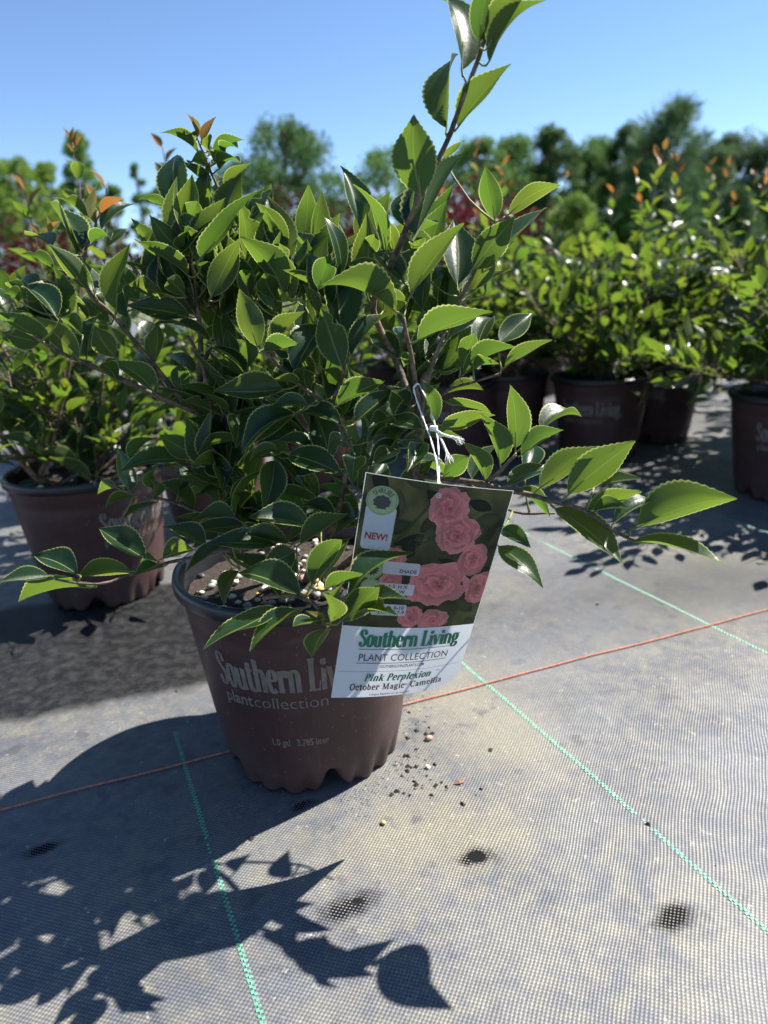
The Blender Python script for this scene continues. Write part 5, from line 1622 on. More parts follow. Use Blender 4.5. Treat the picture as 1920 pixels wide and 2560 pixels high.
SMALL = [leaf_mesh('camellia_leaf_small', LEAF_BG, 0, lr.uniform(.2, .6), lr.uniform(0, .1), lr.uniform(-.3, .3), .215, 2, None, 0, i) for i in range(5)]
SMALL_R = [leaf_mesh('young_leaf_small', YOUNG, 0, .6, .04, 0, .19, 2)]; SMALL_O = [leaf_mesh('new_leaf_small', OLIVE, 0, .5, .04, 0, .2, 2)]
def leaf_matrix(B, T, n, ws=1.0):
    x = T - B; L = x.length; x = x / L; z = n - x * n.dot(x)
    z = z.normalized() if z.length > 1e-6 else x.orthogonal().normalized(); y = z.cross(x)
    return Matrix(((x.x * L, y.x * L * ws, z.x * L, B.x), (x.y * L, y.y * L * ws, z.y * L, B.y), (x.z * L, y.z * L * ws, z.z * L, B.z), (0, 0, 0, 1)))
def add_leaf(root, mesh, M):
    o = bpy.data.objects.new('leaf', mesh); COL.objects.link(o); o.parent = root; o.matrix_basis = M; return o
def parse_leaves(txt):
    out = []
    for ln in txt.strip().split('\n'):
        a = ln.split(','); n = [int(q) for q in a[:10]]
        out.append((Vector(n[0:3]) / 2000, Vector(n[3:6]) / 2000, Vector(n[6:9]) / 100, n[9] / 100, a[10]))
    return out
def parse_stems(txt):
    out = []
    for ln in txt.strip().split('\n'):
        a = ln.split(';'); r0, r1 = map(float, a[0].split(',')); out.append(([Vector([int(q) for q in p.split(',')]) / 2000 for p in a[1:]], r0 / 1000, r1 / 1000))
    return out
def build_stems(root, stems, org):
    wood = MB(); green = MB()
    for pts, r0, r1 in stems:
        p = smooth_path(pts, .007 if r0 > .0011 else .012, .0007 if r0 > .0011 else 0); n = len(p)
        tgt = wood if r0 > .00101 else green
        rad = [r0 + (r1 - r0) * i / (n - 1) for i in range(n)]
        if r0 > .0011: rad = [r * (1 + .16 * noise.noise(q * 140)) for r, q in zip(rad, p)]
        tgt.tube([q - org for q in p], rad, 7 if r0 > .0011 else 5)
    wood.build('stem', BARK, root)
    if green.v: green.build('green_twig', PETIOLE, root)['kind'] = 'stuff'
org = Vector((POT_XY[0], POT_XY[1], .160))
main_shrub = empty('camellia_shrub', org); tag(main_shrub, 'large sharp camellia shrub with serrated leaves and a tall shoot, wearing the printed tag', 'shrub')
build_stems(main_shrub, parse_stems(MAIN_STEMS), org)
def joined_leaves(root, items, mat, teeth):
    "leaves too many to list singly: one mesh of real leaves"
    m = MB()
    for src, M in items:
        b = len(m.v); m.v += [tuple(M @ v.co) for v in src.vertices]; m.f += [tuple(b + i for i in p.vertices) for p in src.polygons]
        uvl = src.uv_layers[0].data; uv = [(.5, .5)] * len(src.vertices)
        for l in src.loops: uv[l.vertex_index] = tuple(uvl[l.index].uv)
        m.uv += uv
    o = m.build('inner_leaves', mat, root); o['kind'] = 'stuff'; return o
extra = []
for i, (B, T, n, ws, fc) in enumerate(parse_leaves(MAIN_LEAVES)):
    me = lr.choice(BIG_R) if fc == 'r' else (BIG_O[0] if fc == 'o' else BIG[lr.randrange(14)]); M = leaf_matrix(B - org, T - org, n, ws)
    if i < 300: add_leaf(main_shrub, me, M)
    else: extra.append((me, M))
joined_leaves(main_shrub, extra, LEAF, 15)

# ------------------------------------------------------------------ printed tag
TL, TR, BR, BL = (Vector(q) for q in (TAG_TL, TAG_TR, TAG_BR, TAG_BL))
TAG_N = ((TR - TL).cross(TL - BL)).normalized(); TAG_N = TAG_N if TAG_N.y < 0 else -TAG_N
def tp(u, v, off=0.0):
    p = BL.lerp(BR, u).lerp(TL.lerp(TR, u), v)
    bow = .005 * sin(pi * min(1, max(0, u))) + .010 * max(0, u - .55) ** 2 * 4 * max(0, .45 - v) * -1.0
    return p + TAG_N * (bow + off)
TW, TH = 96.0, 172.0
tag_root = empty('plant_tag', BL.lerp(BR, .5)); tag(tag_root, 'printed white and pink flower plant tag hanging from the camellia on white string', 'tag')
TO = BL.lerp(BR, .5)
def tag_mesh(name, pts2, faces, cols, off, mat=None, smooth=False):
    m = MB(); m.add([tp(x / TW, y / TH, off) - TO for x, y in pts2], faces, cols); return m.build(name, mat or INK, tag_root, smooth)
def edge_u(v):                                    # rounded lower right corner
    y = v * TH; r = 14.0
    return 1 - (r - sqrt(max(0, r * r - (r - y) ** 2))) / TW if y < r else 1.0
def sheet(name, v0, v1, nv, off, colf, u0=0.0, u1=1.0, nu=20, mat=None):
    pts = []; cols = []
    for j in range(nv + 1):
        v = v0 + (v1 - v0) * j / nv
        for i in range(nu + 1): u = u0 + (min(u1, edge_u(v)) - u0) * i / nu; pts.append((u * TW, v * TH)); cols.append(colf(u, v))
    fs = [(j * (nu + 1) + i, j * (nu + 1) + i + 1, (j + 1) * (nu + 1) + i + 1, (j + 1) * (nu + 1) + i) for j in range(nv) for i in range(nu)]
    return tag_mesh(name, pts, fs, cols, off, mat or PRINT, True)
sheet('tag_sheet', 0, 1, 40, 0, lambda u, v: (.86, .89, .92))
def photo_col(u, v):
    n = noise.noise(Vector((u * 7, v * 9, 1))) * .5 + noise.noise(Vector((u * 19, v * 24, 4))) * .3
    k = max(0, min(1, .45 + n)); a, b = Vector((.018, .026, .014)), Vector((.11, .12, .05)); c = a.lerp(b, k); return (c.x, c.y, c.z)
sheet('photo_print', .345, .998, 60, .00012, photo_col, .004, .996, 40)
def poly(name, pts, col, off, mat=None):
    cx, cy = sum(p[0] for p in pts) / len(pts), sum(p[1] for p in pts) / len(pts); n = len(pts)
    v, f = split_long([(cx, cy)] + list(pts), [(0, 1 + i, 1 + (i + 1) % n) for i in range(n)], 5.0)
    return tag_mesh(name, v, f, [col] * len(v), off, mat)
def disc(cx, cy, rx, ry=None, n=36): ry = ry or rx; return [(cx + rx * cos(2 * pi * i / n), cy + ry * sin(2 * pi * i / n)) for i in range(n)]
def rrect(x0, y0, x1, y1, r, n=6):
    out = []
    for cx, cy, a in ((x1 - r, y1 - r, 0), (x0 + r, y1 - r, 90), (x0 + r, y0 + r, 180), (x1 - r, y0 + r, 270)): out += [(cx + r * cos(radians(a + 90 * i / n)), cy + r * sin(radians(a + 90 * i / n))) for i in range(n + 1)]
    return out
fr = random.Random(21)
lm = MB()
def print_leaf(cx, cy, L, W, ang, col):
    a = radians(ang); pts = []
    for i in range(11): t = i / 10; pts.append((L * t, W * sin(pi * t ** .9)))
    for i in range(9, 0, -1): t = i / 10; pts.append((L * t, -W * sin(pi * t ** .9)))
    P = [(cx + x * cos(a) - y * sin(a), cy + x * sin(a) + y * cos(a)) for x, y in pts]
    P = [(min(95.5, max(.5, x)), min(171, max(59.8, y))) for x, y in P]; n = len(P); c2 = tuple(q * 1.7 for q in col)
    mid = (cx + L * .5 * cos(a), cy + L * .5 * sin(a)); mid = (min(95, max(1, mid[0])), min(170.5, max(60.2, mid[1])))
    lm.add([tp(mid[0] / TW, mid[1] / TH, .00022) - TO] + [tp(x / TW, y / TH, .00022) - TO for x, y in P], [(0, 1 + i, 1 + (i + 1) % n) for i in range(n)], [c2] + [col] * n)
for k in range(34):
    print_leaf(fr.uniform(4, 92), fr.uniform(64, 168), fr.uniform(14, 26), fr.uniform(3.5, 6), fr.uniform(0, 360), fr.choice([(.018, .032, .016), (.03, .05, .022), (.055, .07, .03), (.012, .02, .014), (.08, .085, .045)]))
lm.build('printed_leaves', PRINT, tag_root, False)
def flower(cx, cy, rx, ry, seed, rings=5, lo=60.0):
    r = random.Random(seed); m = MB(); off = .0003
    for k in range(rings):
        s = 1 - k / rings * .86; n = max(3, 9 - k)
        for i in range(n):
            a = 2 * pi * (i + .5 * (k % 2)) / n + r.uniform(-.2, .2); d = .52 * s; pr = .50 * s * r.uniform(.9, 1.12)
            dark = r.uniform(.62, 1.0) * (1 - .05 * (k % 2)); rim_c = tuple(q * dark for q in (1.0, .41, .40)); mid_c = tuple(q * dark for q in (.64, .075, .11)) if k else tuple(q * dark for q in (.90, .24, .27))
            px, py = d * cos(a), d * sin(a); N = 16
            ring = []
            for j in range(N):
                b = 2 * pi * j / N; w = pr * (1 + .10 * sin(3 * b + r.uniform(0, 6)) + r.uniform(-.03, .03)); ring.append((px + w * cos(b), py + w * sin(b)))
            inner = (px * .35, py * .35)
            P = [inner] + ring; P = [(min(95.6, max(.4, cx + x * rx)), min(171.2, max(lo, cy + y * ry))) for x, y in P]
            off += .0000035
            m.add([tp(x / TW, y / TH, off) - TO for x, y in P], [(0, 1 + j, 1 + (j + 1) % N) for j in range(N)], [mid_c] + [rim_c] * N)
    return m.build('printed_flower', PRINT, tag_root, False)
for q in ((56, 156, 13, 15, 1, 3), (66, 136, 15, 15, 2), (81, 116, 10, 14, 3, 4), (26, 114.5, 10, 8, 4, 3), (61, 95.5, 21.5, 18, 5, 6), (91, 92, 10, 14, 6, 4), (46, 69, 9, 9, 7, 3), (63, 66, 11, 9, 8, 3), (28, 95, 8, 9, 9, 3)): flower(*q)
LG, GREY, TGREEN, RED = (.52, .68, .36), (.045, .045, .05), (.015, .16, .085), (.38, .02, .03)
OFF = .0006
poly('new_sticker', rrect(3.5, 119, 23.5, 151, 3), (.86, .89, .92), OFF - .0001, PRINT)
poly('shrub_badge', disc(13.2, 154.5, 10.4), LG, OFF, PRINT); poly('sun_badge', disc(14, 104.5, 7.6), LG, OFF, PRINT); poly('size_badge', disc(15, 90.5, 7.0), LG, OFF, PRINT)
for q in ((21, 102, 46, 111.5), (19, 86.0, 45, 95.0), (18, 69.5, 42.5, 78.5)): poly('fact_plate', rrect(*q, 1.6), (.84, .86, .90), OFF, PRINT)
dm = MB()
for cx, cy, r, n in ((13.2, 154.5, 9.4, 60), (14, 104.5, 6.8, 44), (15, 90.5, 6.2, 44)):
    for i in range(n): a = 2 * pi * i / n; dm.add([tp((cx + r * cos(a) + x) / TW, (cy + r * sin(a) + y) / TH, OFF + .00008) - TO for x, y in disc(0, 0, .26, None, 6)], [tuple(range(6))], GREY)
for i in range(86): x = 2.5 + i * 1.06; dm.add([tp((x + a) / TW, (22.5 + b) / TH, OFF) - TO for a, b in disc(0, 0, .28, None, 6)], [tuple(range(6))], GREY)
dm.build('dotted_rule', INK, tag_root, False)
poly('shrub_emblem', [(13.2 + 5.6 * cos(a) * (1 + .06 * sin(9 * a)), 153.6 + 4.6 * sin(a) * (1 + .06 * sin(9 * a))) for a in [2 * pi * i / 60 for i in range(60)]], (.045, .05, .05), OFF + .0001)
poly('shrub_emblem_ground', [(8.8, 148.7), (17.6, 148.7), (15, 149.6), (13.2, 150.6), (11.2, 149.6)], (.045, .05, .05), OFF + .00012)
poly('sun_emblem', [(14 + (5.2 if i % 2 else 3.6) * cos(pi * i / 14), 104.5 + (5.2 if i % 2 else 3.6) * sin(pi * i / 14)) for i in range(28)], (.05, .05, .05), OFF + .0001)
poly('sun_emblem_light', [(14 + 3.2 * cos(radians(70 + 12 * i)), 104.5 + 3.2 * sin(radians(70 + 12 * i))) for i in range(16)], LG, OFF + .00014)
def words(name, vfw, x, y, col, off=OFF + .0001, centre=True, slope=0.0):
    v, f, w = vfw; x0 = x - (w / 2 if centre else 0)
    tag_mesh(name, [(x0 + a, y + b + slope * a) for a, b in v], f, [col] * len(v), off)
words('brand_words', serif_text('Southern Living', 13.2, .36, .10, 0, .76, -.05, 73), 50, 43.6, TGREEN)
words('collection_words', sans_text('PLANT COLLECTION', 8.2, 0, 66), 48, 31.6, GREY)
for y in (41.0, 29.4): tag_mesh('rule', [(14 + 67 * i / 20, y + q) for i in range(21) for q in (0, .45)], [(2 * i, 2 * i + 2, 2 * i + 3, 2 * i + 1) for i in range(20)], [GREY] * 42, OFF + .0001)
words('web_words', sans_text('SOUTHERNLIVINGPLANTS.COM', 3.6, .03, 33), 48, 25.6, GREY)
words('variety_words', serif_text('Pink Perplexion', 6.0, .30, .13, .22, .98, .06), 47, 14.4, TGREEN)
words('trademark', sans_text('TM', 2.0), 77, 18.2, TGREEN)
words('species_words', serif_text('October Magic', 5.2, .25, .14, 0, 1.02, .06), 33, 6.7, GREY); words('registered_mark', sans_text('®', 3.0), 54.4, 8.6, GREY); words('species_words', serif_text('Camellia', 5.2, .25, .14, 0, 1.02, .06), 70, 6.7, GREY)
words('language_note', sans_text('Lengua Español en el reverso', 2.5, .02, 30), 43, 1.8, GREY)
words('new_words', sans_text('NEW!', 6.8, .16, 15.2), 13.0, 126.5, RED)
for txt, y, xx in (('SHADE', 103.6, 38.5), ("4-5' H X", 91.4, 33.5), ("4-5' W", 87.4, 33.5), ('6-10', 74.7, 37), ('ZONES 7-9', 70.9, 32)): words('fact_words', sans_text(txt, 3.9, .05, None), xx, y, GREY, OFF + .0001)
v, f, w = sans_text('SHRUBS', 4.6, .06, 15.5)
cv = []
for a, b in v: th = radians(90) - (a - w / 2) / 8.2; cv.append((13.2 + (5.9 + b) * cos(th), 154.0 + (5.9 + b) * sin(th)))
tag_mesh('badge_words', cv, f, [GREY] * len(cv), OFF + .0001)
# print on the reverse side, seen only where the sun shines through
v, f, w = serif_text('Pink Perplexion', 6.4, .24, .10, 0, .8, .02); tag_mesh('reverse_words', [(91 - a, 148 + b) for a, b in v], f, [GREY] * len(v), -.0002)
bmk = MB(); rr = random.Random(4)
for k in range(15):
    y = 143.5 - k * 3.3; x = 90.0; end = rr.uniform(50, 58)
    while x > end:
        l = rr.uniform(1.5, 5); bmk.add([tp(a / TW, b / TH, -.0002) - TO for a, b in ((x, y), (x - l, y), (x - l, y + 1.0), (x, y + 1.0))], [(0, 1, 2, 3)], GREY); x -= l + .9
bmk.build('reverse_text_lines', INK, tag_root, False)
hx, hy = 48, 163.5
ringm = MB(); N = 20
ringm.add([tp((hx + r * cos(2 * pi * i / N)) / TW, (hy + r * sin(2 * pi * i / N)) / TH, OFF + .0002) - TO for r in (1.1, 1.9) for i in range(N)], [(i, (i + 1) % N, N + (i + 1) % N, N + i) for i in range(N)], (.8, .82, .8)); ringm.build('hole_edge', PRINT, tag_root, False)
poly('punched_hole', disc(hx, hy, 1.15, None, 14), (.16, .22, .05), OFF + .0002)
hole_p = tp(hx / TW, hy / TH, .0012)
sm = MB()
for path in (STRING_A, STRING_B):
    pts = smooth_path([hole_p] + [Vector(q) for q in path[1:]], .003, .0006); k = len(pts)
    for ph in (0, pi):
        tw = []
        for i, p in enumerate(pts): a = ph + i * .9; tw.append(p + Vector((cos(a), sin(a) * .6, sin(a) * .3)) * .0003 - TO)
        sm.tube(tw, [.00042] * k, 6)
k1, k2 = Vector(STRING_A[-1]), Vector(STRING_B[-1])
sm.tube([q - TO for q in smooth_path([k1, k1.lerp(k2, .5) + Vector((0, -.004, .002)), k2], .002)], [.0007] * len(smooth_path([k1, k1.lerp(k2, .5) + Vector((0, -.004, .002)), k2], .002)), 6)
kn = Vector(STRING_TAILS[0][0])
for tl in STRING_TAILS:
    pts = smooth_path([Vector(q) for q in tl], .003, .0008); sm.tube([p - TO for p in pts], [.0006 + .0005 * i / len(pts) for i in range(len(pts))], 6)
    e = pts[-1]; d = (pts[-1] - pts[-3]).normalized()
    for q in range(26):
        sd = (d + Vector((lr.uniform(-.6, .6), lr.uniform(-.6, .6), lr.uniform(-.6, .6)))).normalized(); sm.tube([e - d * .004 - TO, e + sd * .003 - TO, e + sd * lr.uniform(.005, .008) - Vector((0, 0, .001)) - TO], [.00022, .0002, .0001], 3, None, False)
for q in range(3): sm.tube([kn - TO + Vector((.0022 * cos(a), .0016 * sin(a), (q - 1) * .001)) for a in [2 * pi * i / 10 for i in range(11)]], [.0008] * 11, 5)
sm.build('tie_string', STRING_W, tag_root)

# ------------------------------------------------------------------ twine and litter on the cloth
def twine(a, b):
    m = MB(); a, b = Vector(a), Vector(b); d = (b - a).normalized(); s = d.cross(Vector((0, 0, 1))); n = 700; L = (b - a).length
    for ph in (0, 2.09, 4.18):
        pts = []
        for i in range(n + 1):
            p = a + d * (L * i / n); w = noise.noise(Vector((L * i / n * 4, 0, 0))) * .0012; ang = ph + L * i / n * 900
            pts.append(p + s * (w + .00055 * cos(ang)) + Vector((0, 0, gz(p.x, p.y) + .0016 + .00055 * sin(ang))))
        m.tube(pts, [.00062] * (n + 1), 4)
    o = m.build('twine', ORANGE); tag(o, 'orange twisted twine stretched straight across the ground cloth', 'string'); return o
D0 = (Vector((.461, .776, 0)) - Vector((-.337, .495, 0)))
twine(Vector((-.337, .495, 0)) - D0 * .5, Vector((.461, .776, 0)) + D0 * 1.2)
lit = random.Random(8); cm = MB()
def crumbs(cx, cy, sx, sy, n):
    for i in range(n):
        x, y = lit.gauss(cx, sx), lit.gauss(cy, sy)
        if hypot(x - POT_XY[0], y - POT_XY[1]) < .084: continue
        s = lit.choice((.0004, .0005, .0007, .001, .0016, .0024)); z = gz(x, y); r = Matrix.Rotation(lit.uniform(0, 6), 3, 'Z')
        cm.add([Vector((x, y, z)) + r @ Vector((a * s * lit.uniform(.6, 1.4), b * s * lit.uniform(.5, 1), c * s)) for a, b, c in ((-1, -1, 0), (1, -1, 0), (1, 1, 0), (-1, 1, 0), (0, 0, 1.1))], [(0, 1, 4), (1, 2, 4), (2, 3, 4), (3, 0, 4)])
crumbs(.012, .550, .010, .030, 60); crumbs(.03, .50, .02, .012, 26); crumbs(0, .6, .25, .3, 40); crumbs(.5, 1.3, .3, .2, 120)
for q in range(260):
    a = lit.uniform(-1.3, .6); r = .083 + abs(lit.gauss(0, .016)); x, y = POT_XY[0] + r * cos(a), POT_XY[1] + r * sin(a); z = gz(x, y); s = lit.uniform(.00025, .0006); t_ = lit.uniform(0, 6); e = Vector((cos(t_), sin(t_), 0)) * s * lit.uniform(1, 3); f_ = Vector((-sin(t_), cos(t_), 0)) * s * .6; p = Vector((x, y, z))
    cm.add([p - e - f_, p + e - f_, p + e + f_, p - e + f_, p + Vector((0, 0, s))], [(0, 1, 4), (1, 2, 4), (2, 3, 4), (3, 0, 4)])
o = cm.build('soil_crumbs', SOIL, None, False); tag(o, 'dark soil crumbs scattered on the ground cloth beside the front pot', 'soil', kind='stuff')
for (x, y, s, c, lab) in ((-.0145, .457, .0030, 4, 'small ochre pebble on the cloth in front of the tagged pot'), (.030, .560, .0042, 1, 'pinkish pebble among soil crumbs beside the tagged pot'), (.026, .520, .0028, 0, 'tiny pale pebble touching soil crumbs beside the tagged pot')):
    p = pebble(None, (x, y, gz(x, y) + s * .5), s, c, lit); tag(p, lab, 'pebble')
m = MB(); m.add([(-.0045, -.0012, .0006), (.001, -.0022, .0022), (.0048, .0004, .0010), (.0012, .0020, .0026), (-.003, .0016, .0012), (-.0045, -.0012, 0), (.001, -.0022, .0016), (.0048, .0004, .0004), (.0012, .0020, .0020), (-.003, .0016, .0006)], [(0, 1, 2, 3, 4), (9, 8, 7, 6, 5), (0, 5, 6, 1), (1, 6, 7, 2), (2, 7, 8, 3), (3, 8, 9, 4), (4, 9, 5, 0)])
fl = m.build('bark_chip', simple('dry_bark', (.22, .10, .075), .8), None, False); fl.location = (.050, .498, gz(.05, .498)); tag(fl, 'reddish brown bark chip lying on the pale ground cloth', 'bark chip')

# ------------------------------------------------------------------ shrubs behind
def shrub_plan(rnd, nleaf, height, spread, shoots):
    "stems and leaves of one bushy camellia, local to the soil surface"
    stems = []; leaves = []; tips = []
    nb = 15
    for k in range(nb):
        a = 2 * pi * k / nb + rnd.uniform(-.3, .3); rr_ = spread * rnd.uniform(.35, 1.0); h = height * rnd.uniform(.22, .95) * (1 - .35 * (rr_ / spread) ** 2)
        p0 = Vector((rnd.uniform(-.01, .01), rnd.uniform(-.01, .01), -.004)); p3 = Vector((rr_ * cos(a), rr_ * sin(a), h)); p1 = Vector((p3.x * .25, p3.y * .25, h * .25 + .02)); p2 = Vector((p3.x * .65, p3.y * .65, h * .6 + .01))
        stems.append(([p0, p1, p2, p3], .0028, .0010)); tips.append((p1, p2, p3))
    for k in range(shoots):
        a = rnd.uniform(0, 6.28); r0 = spread * rnd.uniform(.1, .6); h = height * rnd.uniform(1.0, 1.28)
        p1 = Vector((r0 * .5 * cos(a), r0 * .5 * sin(a), height * .4)); p3 = Vector((r0 * cos(a), r0 * sin(a), h)); p2 = p1.lerp(p3, .5)
        stems.append(([Vector((0, 0, 0)), p1, p2, p3], .0022, .0008)); n = 8
        for i in range(n):
            t = i / (n - 1); b = p2.lerp(p3, t); an = i * 2.4 + a; up = .35 + .9 * t
            d = Vector((cos(an), sin(an), up)).normalized(); L = .045 * (1 - .4 * t)
            kind = 'r' if t > .85 else ('o' if t > .6 and rnd.random() < .5 else 'g'); leaves.append((b, b + d * L, kind))
    while len(leaves) < nleaf:
        p1, p2, p3 = rnd.choice(tips); t = rnd.random(); b = (p1.lerp(p2, t * 2) if t < .5 else p2.lerp(p3, t * 2 - 1))
        side = Vector((rnd.gauss(0, 1), rnd.gauss(0, 1), rnd.gauss(.35, .7))).normalized(); b2 = b + side * rnd.uniform(.0, .055) * (1 if t > .3 else .8)
        b2.z = max(b2.z, .004)
        out = Vector((b2.x, b2.y, 0)); out = out.normalized() if out.length > .01 else side
        d = (side * .8 + out * .6 + Vector((0, 0, .55))).normalized(); L = rnd.uniform(.032, .050)
        if (b2 - b).length > .012: stems.append(([b, b.lerp(b2, .5) + Vector((0, 0, .002)), b2], .0009, .0006))
        leaves.append((b2, b2 + d * L, 'o' if rnd.random() < .02 and b2.z > height * .6 else 'g'))
    out_l = []
    for b, tpt, kind in leaves:
        d = (tpt - b).normalized(); n = Vector((rnd.gauss(0, .55), rnd.gauss(0, .55), 1)); n = (n - d * n.dot(d)).normalized(); out_l.append((b, tpt, n, kind))
    return stems, out_l
def stems_mesh(stems):
    m = MB()
    for pts, r0, r1 in stems:
        p = smooth_path(pts, .03); n = len(p); m.tube(p, [r0 + (r1 - r0) * i / (n - 1) for i in range(n)], 4, None, False)
    return m.mesh('shrub_stem', BARK)
PLANS = []
for k in range(4):
    st, lv = shrub_plan(random.Random(40 + k), 680, .35 + .02 * (k % 3), .235, 2 + k % 2); PLANS.append((stems_mesh(st), lv))
def make_shrub(loc, rz, plan, label, group=None, sc=1.0, seed=0, keep=1.0, single=150):
    root = empty('camellia_shrub', loc, rz, sc); tag(root, label, 'shrub', group); rnd = random.Random(seed)
    link(bpy.data.objects.new('stem', PLANS[plan][0]), root)
    to_cam = Matrix.Rotation(-rz, 3, 'Z') @ Vector((-loc[0], -loc[1], .3)).normalized()
    items = [it for it in PLANS[plan][1] if rnd.random() < keep]
    items.sort(key=lambda it: -((it[0].dot(to_cam)) + .25 * it[0].z))            # the leaves that show most come first
    rest_ = []
    for k, (b, t, n, kind) in enumerate(items):
        me = SMALL_R[0] if kind == 'r' else SMALL_O[0] if kind == 'o' else SMALL[rnd.randrange(5)]; M = leaf_matrix(b, t, n, rnd.uniform(.9, 1.15))
        if k < single or kind != 'g': add_leaf(root, me, M)
        else: rest_.append((me, M))
    if rest_: joined_leaves(root, rest_, LEAF_BG, 0)
    return root
cam_dir = lambda x, y: atan2(-y, -x)                # which way a pot must face to look at the path
bg = [  # x, y, facing offset (deg), tilt, plan, scale, keep, pot label, shrub label
 (-.408, .957, 42, 0, 1.0, .8, 'brown nursery pot with ribbed foot standing behind the tagged pot', 'glossy camellia leaning from the ribbed brown pot behind the tagged plant', 'L'),
 (-.300, 1.235, -30, 1, 1.0, .8, 'shaded brown pot tucked directly behind the ribbed pot', 'camellia growing in the shaded pot behind the ribbed pot', ''),
 (.486, 1.546, -12, 2, 1.05, 1, 'dark pot whose tan lettering faces the path, beside a narrower view of another', 'bushy camellia in the dark pot with readable lettering', ''),
 (.668, 1.70, -25, 3, 1.0, 1, 'brown pot half hidden behind the dark lettered pot', 'camellia in the half hidden brown pot', ''),
 (.727, 1.227, 8, 0, 1.05, 1, 'brown pot standing alone on the open cloth', 'camellia overhanging the pot that stands alone on open cloth', ''),
]
rest = [(-.14, 1.46, 10, 2, 1, .8), (.16, 1.58, -5, 3, 1.0, .9), (.29, 1.95, 15, 0, 1.0, .9), (.05, 2.0, 0, 1, 1.0, .9), (-.33, 1.85, 20, 3, 1, .9), (-.62, 1.42, 0, 0, 1.0, .9), (-.86, 1.18, 0, 2, .95, .8), (-.80, 1.85, 0, 1, 1, .8), (.98, 1.62, 0, 1, 1.05, 1), (.86, 2.15, 0, 2, 1.08, .9), (1.28, 2.0, 0, 0, 1.05, .9), (.55, 2.45, 0, 3, 1.08, .8), (1.18, 2.6, 0, 1, 1.1, .8), (-.55, 2.4, 0, 0, 1, .7), (1.0, 1.22, 0, 2, 1, 1), (.36, 2.45, 0, 2, 1.05, .8), (.78, 1.93, 0, 0, 1.05, .9), (1.5, 2.4, 0, 3, 1.1, .8), (.30, 1.68, 0, 1, 1, .9), (.62, 1.98, 0, 0, 1.05, .9), (.88, 1.44, 0, 3, 1.05, 1)]
for i, (x, y, fo, pl, sc, kp, pl_lab, sh_lab, code) in enumerate(bg):
    make_pot((x, y, 0), cam_dir(x, y) + radians(fo), pl_lab, rnd=rp, stones=0)
    make_shrub((x, y, .158), i * 2.1, pl, sh_lab, None, sc, 100 + i, kp, 260)
    if code == 'L':
        o = [c for c in COL.objects if c.name.startswith('camellia_shrub') and c.get('label') == sh_lab][0]
        org2 = Vector((x, y, .158)); inv = Matrix.Rotation(-i * 2.1, 3, 'Z')
        st = [([inv @ (p - org2) for p in pts], a, b) for pts, a, b in parse_stems(LEFT_STEMS)]
        build_stems(o, st, Vector((0, 0, 0)))
        for B, T, n, ws, fc in parse_leaves(LEFT_LEAVES):
            me = BIG_R[0] if fc == 'r' else (BIG_O[0] if fc == 'o' else BIG[lr.randrange(14)])
            add_leaf(o, me, leaf_matrix(inv @ (B - org2), inv @ (T - org2), inv @ n, ws))
for i, (x, y, fo, pl, sc, kp) in enumerate(rest):
    make_pot((x, y, 0), cam_dir(x, y) + radians(fo), 'brown pot in the block of camellias before the dense wood' if x > .2 else 'brown pot in the block of camellias before the burgundy shrubs', 'pots before the dense wood' if x > .2 else 'pots before the burgundy shrubs', rnd=rp, lettering=i < 6)
    make_shrub((x, y, .158), i * 1.3 + .4, pl, 'potted camellia with orange tips in the block before the dense wood' if x > .2 else 'potted camellia with orange tips in the block before the burgundy shrubs', 'camellias before the dense wood' if x > .2 else 'camellias before the burgundy shrubs', sc * (1.08 if x > .2 else .88), 200 + i, kp, 120)

# ------------------------------------------------------------------ burgundy shrubs
def red_shrub(x, y, h, w, seed):
    rnd = random.Random(seed); root = empty('burgundy_shrub', (x, y, 0)); tag(root, 'burgundy leaved shrub in the row between camellias and trees', 'shrub', 'burgundy shrubs in a row')
    st = MB(); fo = MB(); ends = []
    for k in range(16):
        a = rnd.uniform(0, 6.28); r = w * rnd.uniform(.1, 1) ; hh = h * rnd.uniform(.6, 1.0) * (1 - .3 * (r / w) ** 2); p = [Vector((0, 0, 0)), Vector((r * .4 * cos(a), r * .4 * sin(a), hh * .45)), Vector((r * cos(a), r * sin(a), hh))]
        st.tube(smooth_path(p, .15), [.012 - .009 * i / (len(smooth_path(p, .15)) - 1) for i in range(len(smooth_path(p, .15)))], 4, None, False); ends.append(p)
    for i in range(1500):
        p = rnd.choice(ends); t = rnd.random() ** .6; b = p[1].lerp(p[2], t) + Vector((rnd.gauss(0, .09), rnd.gauss(0, .09), rnd.gauss(.0, .07))); b.z = max(.05, b.z)
        d = Vector((rnd.gauss(0, 1), rnd.gauss(0, 1), rnd.gauss(.3, .8))).normalized(); L = rnd.uniform(.03, .055); n = d.orthogonal().normalized(); n = (n + Vector((rnd.gauss(0, .5), rnd.gauss(0, .5), .8))).normalized(); y_ = n.cross(d).normalized() * L * .32
        fo.add([b, b + d * L * .5 + y_, b + d * L, b + d * L * .5 - y_], [(0, 1, 2, 3)], None, [(.5, 0), (.8, .5), (.5, 1), (.2, .5)])
    st.build('stem', BARK, root); o = fo.build('foliage', REDLEAF, root, False); o['kind'] = 'stuff'
for i in range(9): red_shrub(-3.4 + i * .56 + .1 * sin(i * 3), 5.7 + .3 * cos(i * 2.3), 1.06 + .07 * sin(i * 1.9), .42, 300 + i)

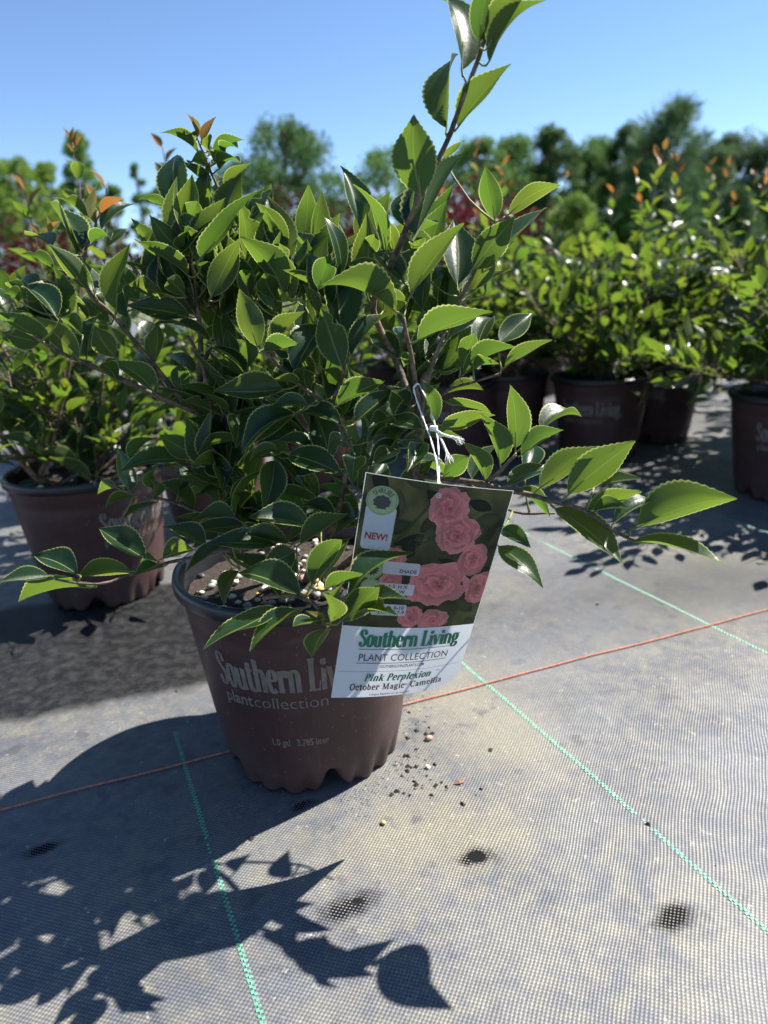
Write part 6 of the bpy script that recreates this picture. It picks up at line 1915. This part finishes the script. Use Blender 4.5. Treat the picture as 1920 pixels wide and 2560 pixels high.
# ------------------------------------------------------------------ trees
def foliage_mat(name, a, b, tr):
    t = NT(name); n = t.noise(.45, t.coord(), 3); t.set(t.b.inputs['Base Color'], t.mix(t.ramp(n, .35, .65), a, b)); t.b.inputs['Roughness'].default_value = .7; t.b.inputs['Specular IOR Level'].default_value = .12
    tl = t.new('ShaderNodeBsdfTranslucent'); t.set(tl.inputs[0], tr); mx = t.new('ShaderNodeMixShader'); mx.inputs[0].default_value = .4
    t.l.new(t.b.outputs[0], mx.inputs[1]); t.l.new(tl.outputs[0], mx.inputs[2]); t.l.new(mx.outputs[0], t.o.inputs[0]); return t.m
FOL = {'pale': foliage_mat('pale_foliage', (0.126, 0.206, 0.040), (0.198, 0.296, 0.058), (0.251, 0.414, 0.046)), 'dark': foliage_mat('dark_foliage', (0.047, 0.106, 0.037), (0.084, 0.160, 0.052), (0.106, 0.223, 0.047)),
       'mid': foliage_mat('mid_foliage', (0.079, 0.175, 0.047), (0.136, 0.246, 0.061), (0.175, 0.352, 0.052)), 'pine': foliage_mat('pine_needles', (0.061, 0.130, 0.061), (0.106, 0.187, 0.079), (0.118, 0.234, 0.070))}
TBARK = bark_material('tree_bark', (.06, .048, .038), (.14, .11, .085), 6)
def tree(x, y, h, w, kind, label, group, seed, shape='round', density=1.0):
    rnd = random.Random(seed); root = empty('pine_tree' if kind == 'pine' else 'tree', (x, y, 0)); tag(root, label, 'tree', group)
    tr = MB(); cr = MB(); top = Vector((rnd.uniform(-.3, .3), 0, h * .93)); n = 9
    trunk = [Vector((0, 0, -.1)).lerp(top, i / n) + Vector((rnd.uniform(-.12, .12), rnd.uniform(-.12, .12), 0)) * (1 if 0 < i < n else 0) for i in range(n + 1)]
    tr.tube(trunk, [h * .017 * (1 - .85 * i / n) + .02 for i in range(n + 1)], 7)
    clumps = []; nc = int(78 * density)
    for k in range(nc):
        t = rnd.uniform(.03, 1.0) if shape != 'crown' else rnd.uniform(.30, 1.0); a = rnd.uniform(0, 6.283)
        if shape == 'cone': env = (1 - t) ** .8 * 1.05 + .06
        elif shape == 'crown': env = sqrt(max(0, 1 - ((t - .58) / .44) ** 2))
        elif shape == 'tall': env = sqrt(max(0, 1 - ((t - .45) / .57) ** 2)) * .95
        else: env = sqrt(max(0, 1 - ((t - .5) / .52) ** 2))
        r = w * .5 * env * sqrt(rnd.uniform(.15, 1)); c = Vector((r * cos(a), r * sin(a), h * t * .97)); rad = w * rnd.uniform(.09, .17) * (1 if shape != 'cone' else .8)
        clumps.append((c, rad)); j = trunk[max(1, min(n, int((t - .12) * n)))]
        m2 = j.lerp(c, .55) + Vector((0, 0, -.04 * h)); tr.tube([j, m2, c], [h * .006, h * .0035, h * .001 + .008], 4, None, False)
    for c, rad in clumps:
        for i in range(165 if kind != 'pine' else 150):
            d = Vector((rnd.gauss(0, 1), rnd.gauss(0, 1), rnd.gauss(0, .75))).normalized(); p = c + d * rad * rnd.random() ** .45; p.z = max(.2, p.z)
            if kind == 'pine': s = rnd.uniform(.16, .30); d2 = (d + Vector((0, 0, .5))).normalized(); wv = d2.orthogonal().normalized() * s * .13; cr.add([p - wv, p + wv, p + d2 * s * 1.3 + wv * .3, p + d2 * s * 1.3 - wv * .3], [(0, 1, 2, 3)])
            else:
                s = rnd.uniform(.05, .125); u = Vector((rnd.gauss(0, 1), rnd.gauss(0, 1), rnd.gauss(0, 1))).normalized(); v_ = u.orthogonal().normalized(); cr.add([p - u * s, p + v_ * s * .6, p + u * s, p - v_ * s * .6], [(0, 1, 2, 3)])
    tr.build('trunk', TBARK, root); o = cr.build('crown', FOL[kind], root, False); o['kind'] = 'stuff'; return root
for i, (x, y, h, w, kind, shape, dens, label, group) in enumerate(TREES): tree(x, y, h, w, kind, label, group, 500 + i, shape, dens)
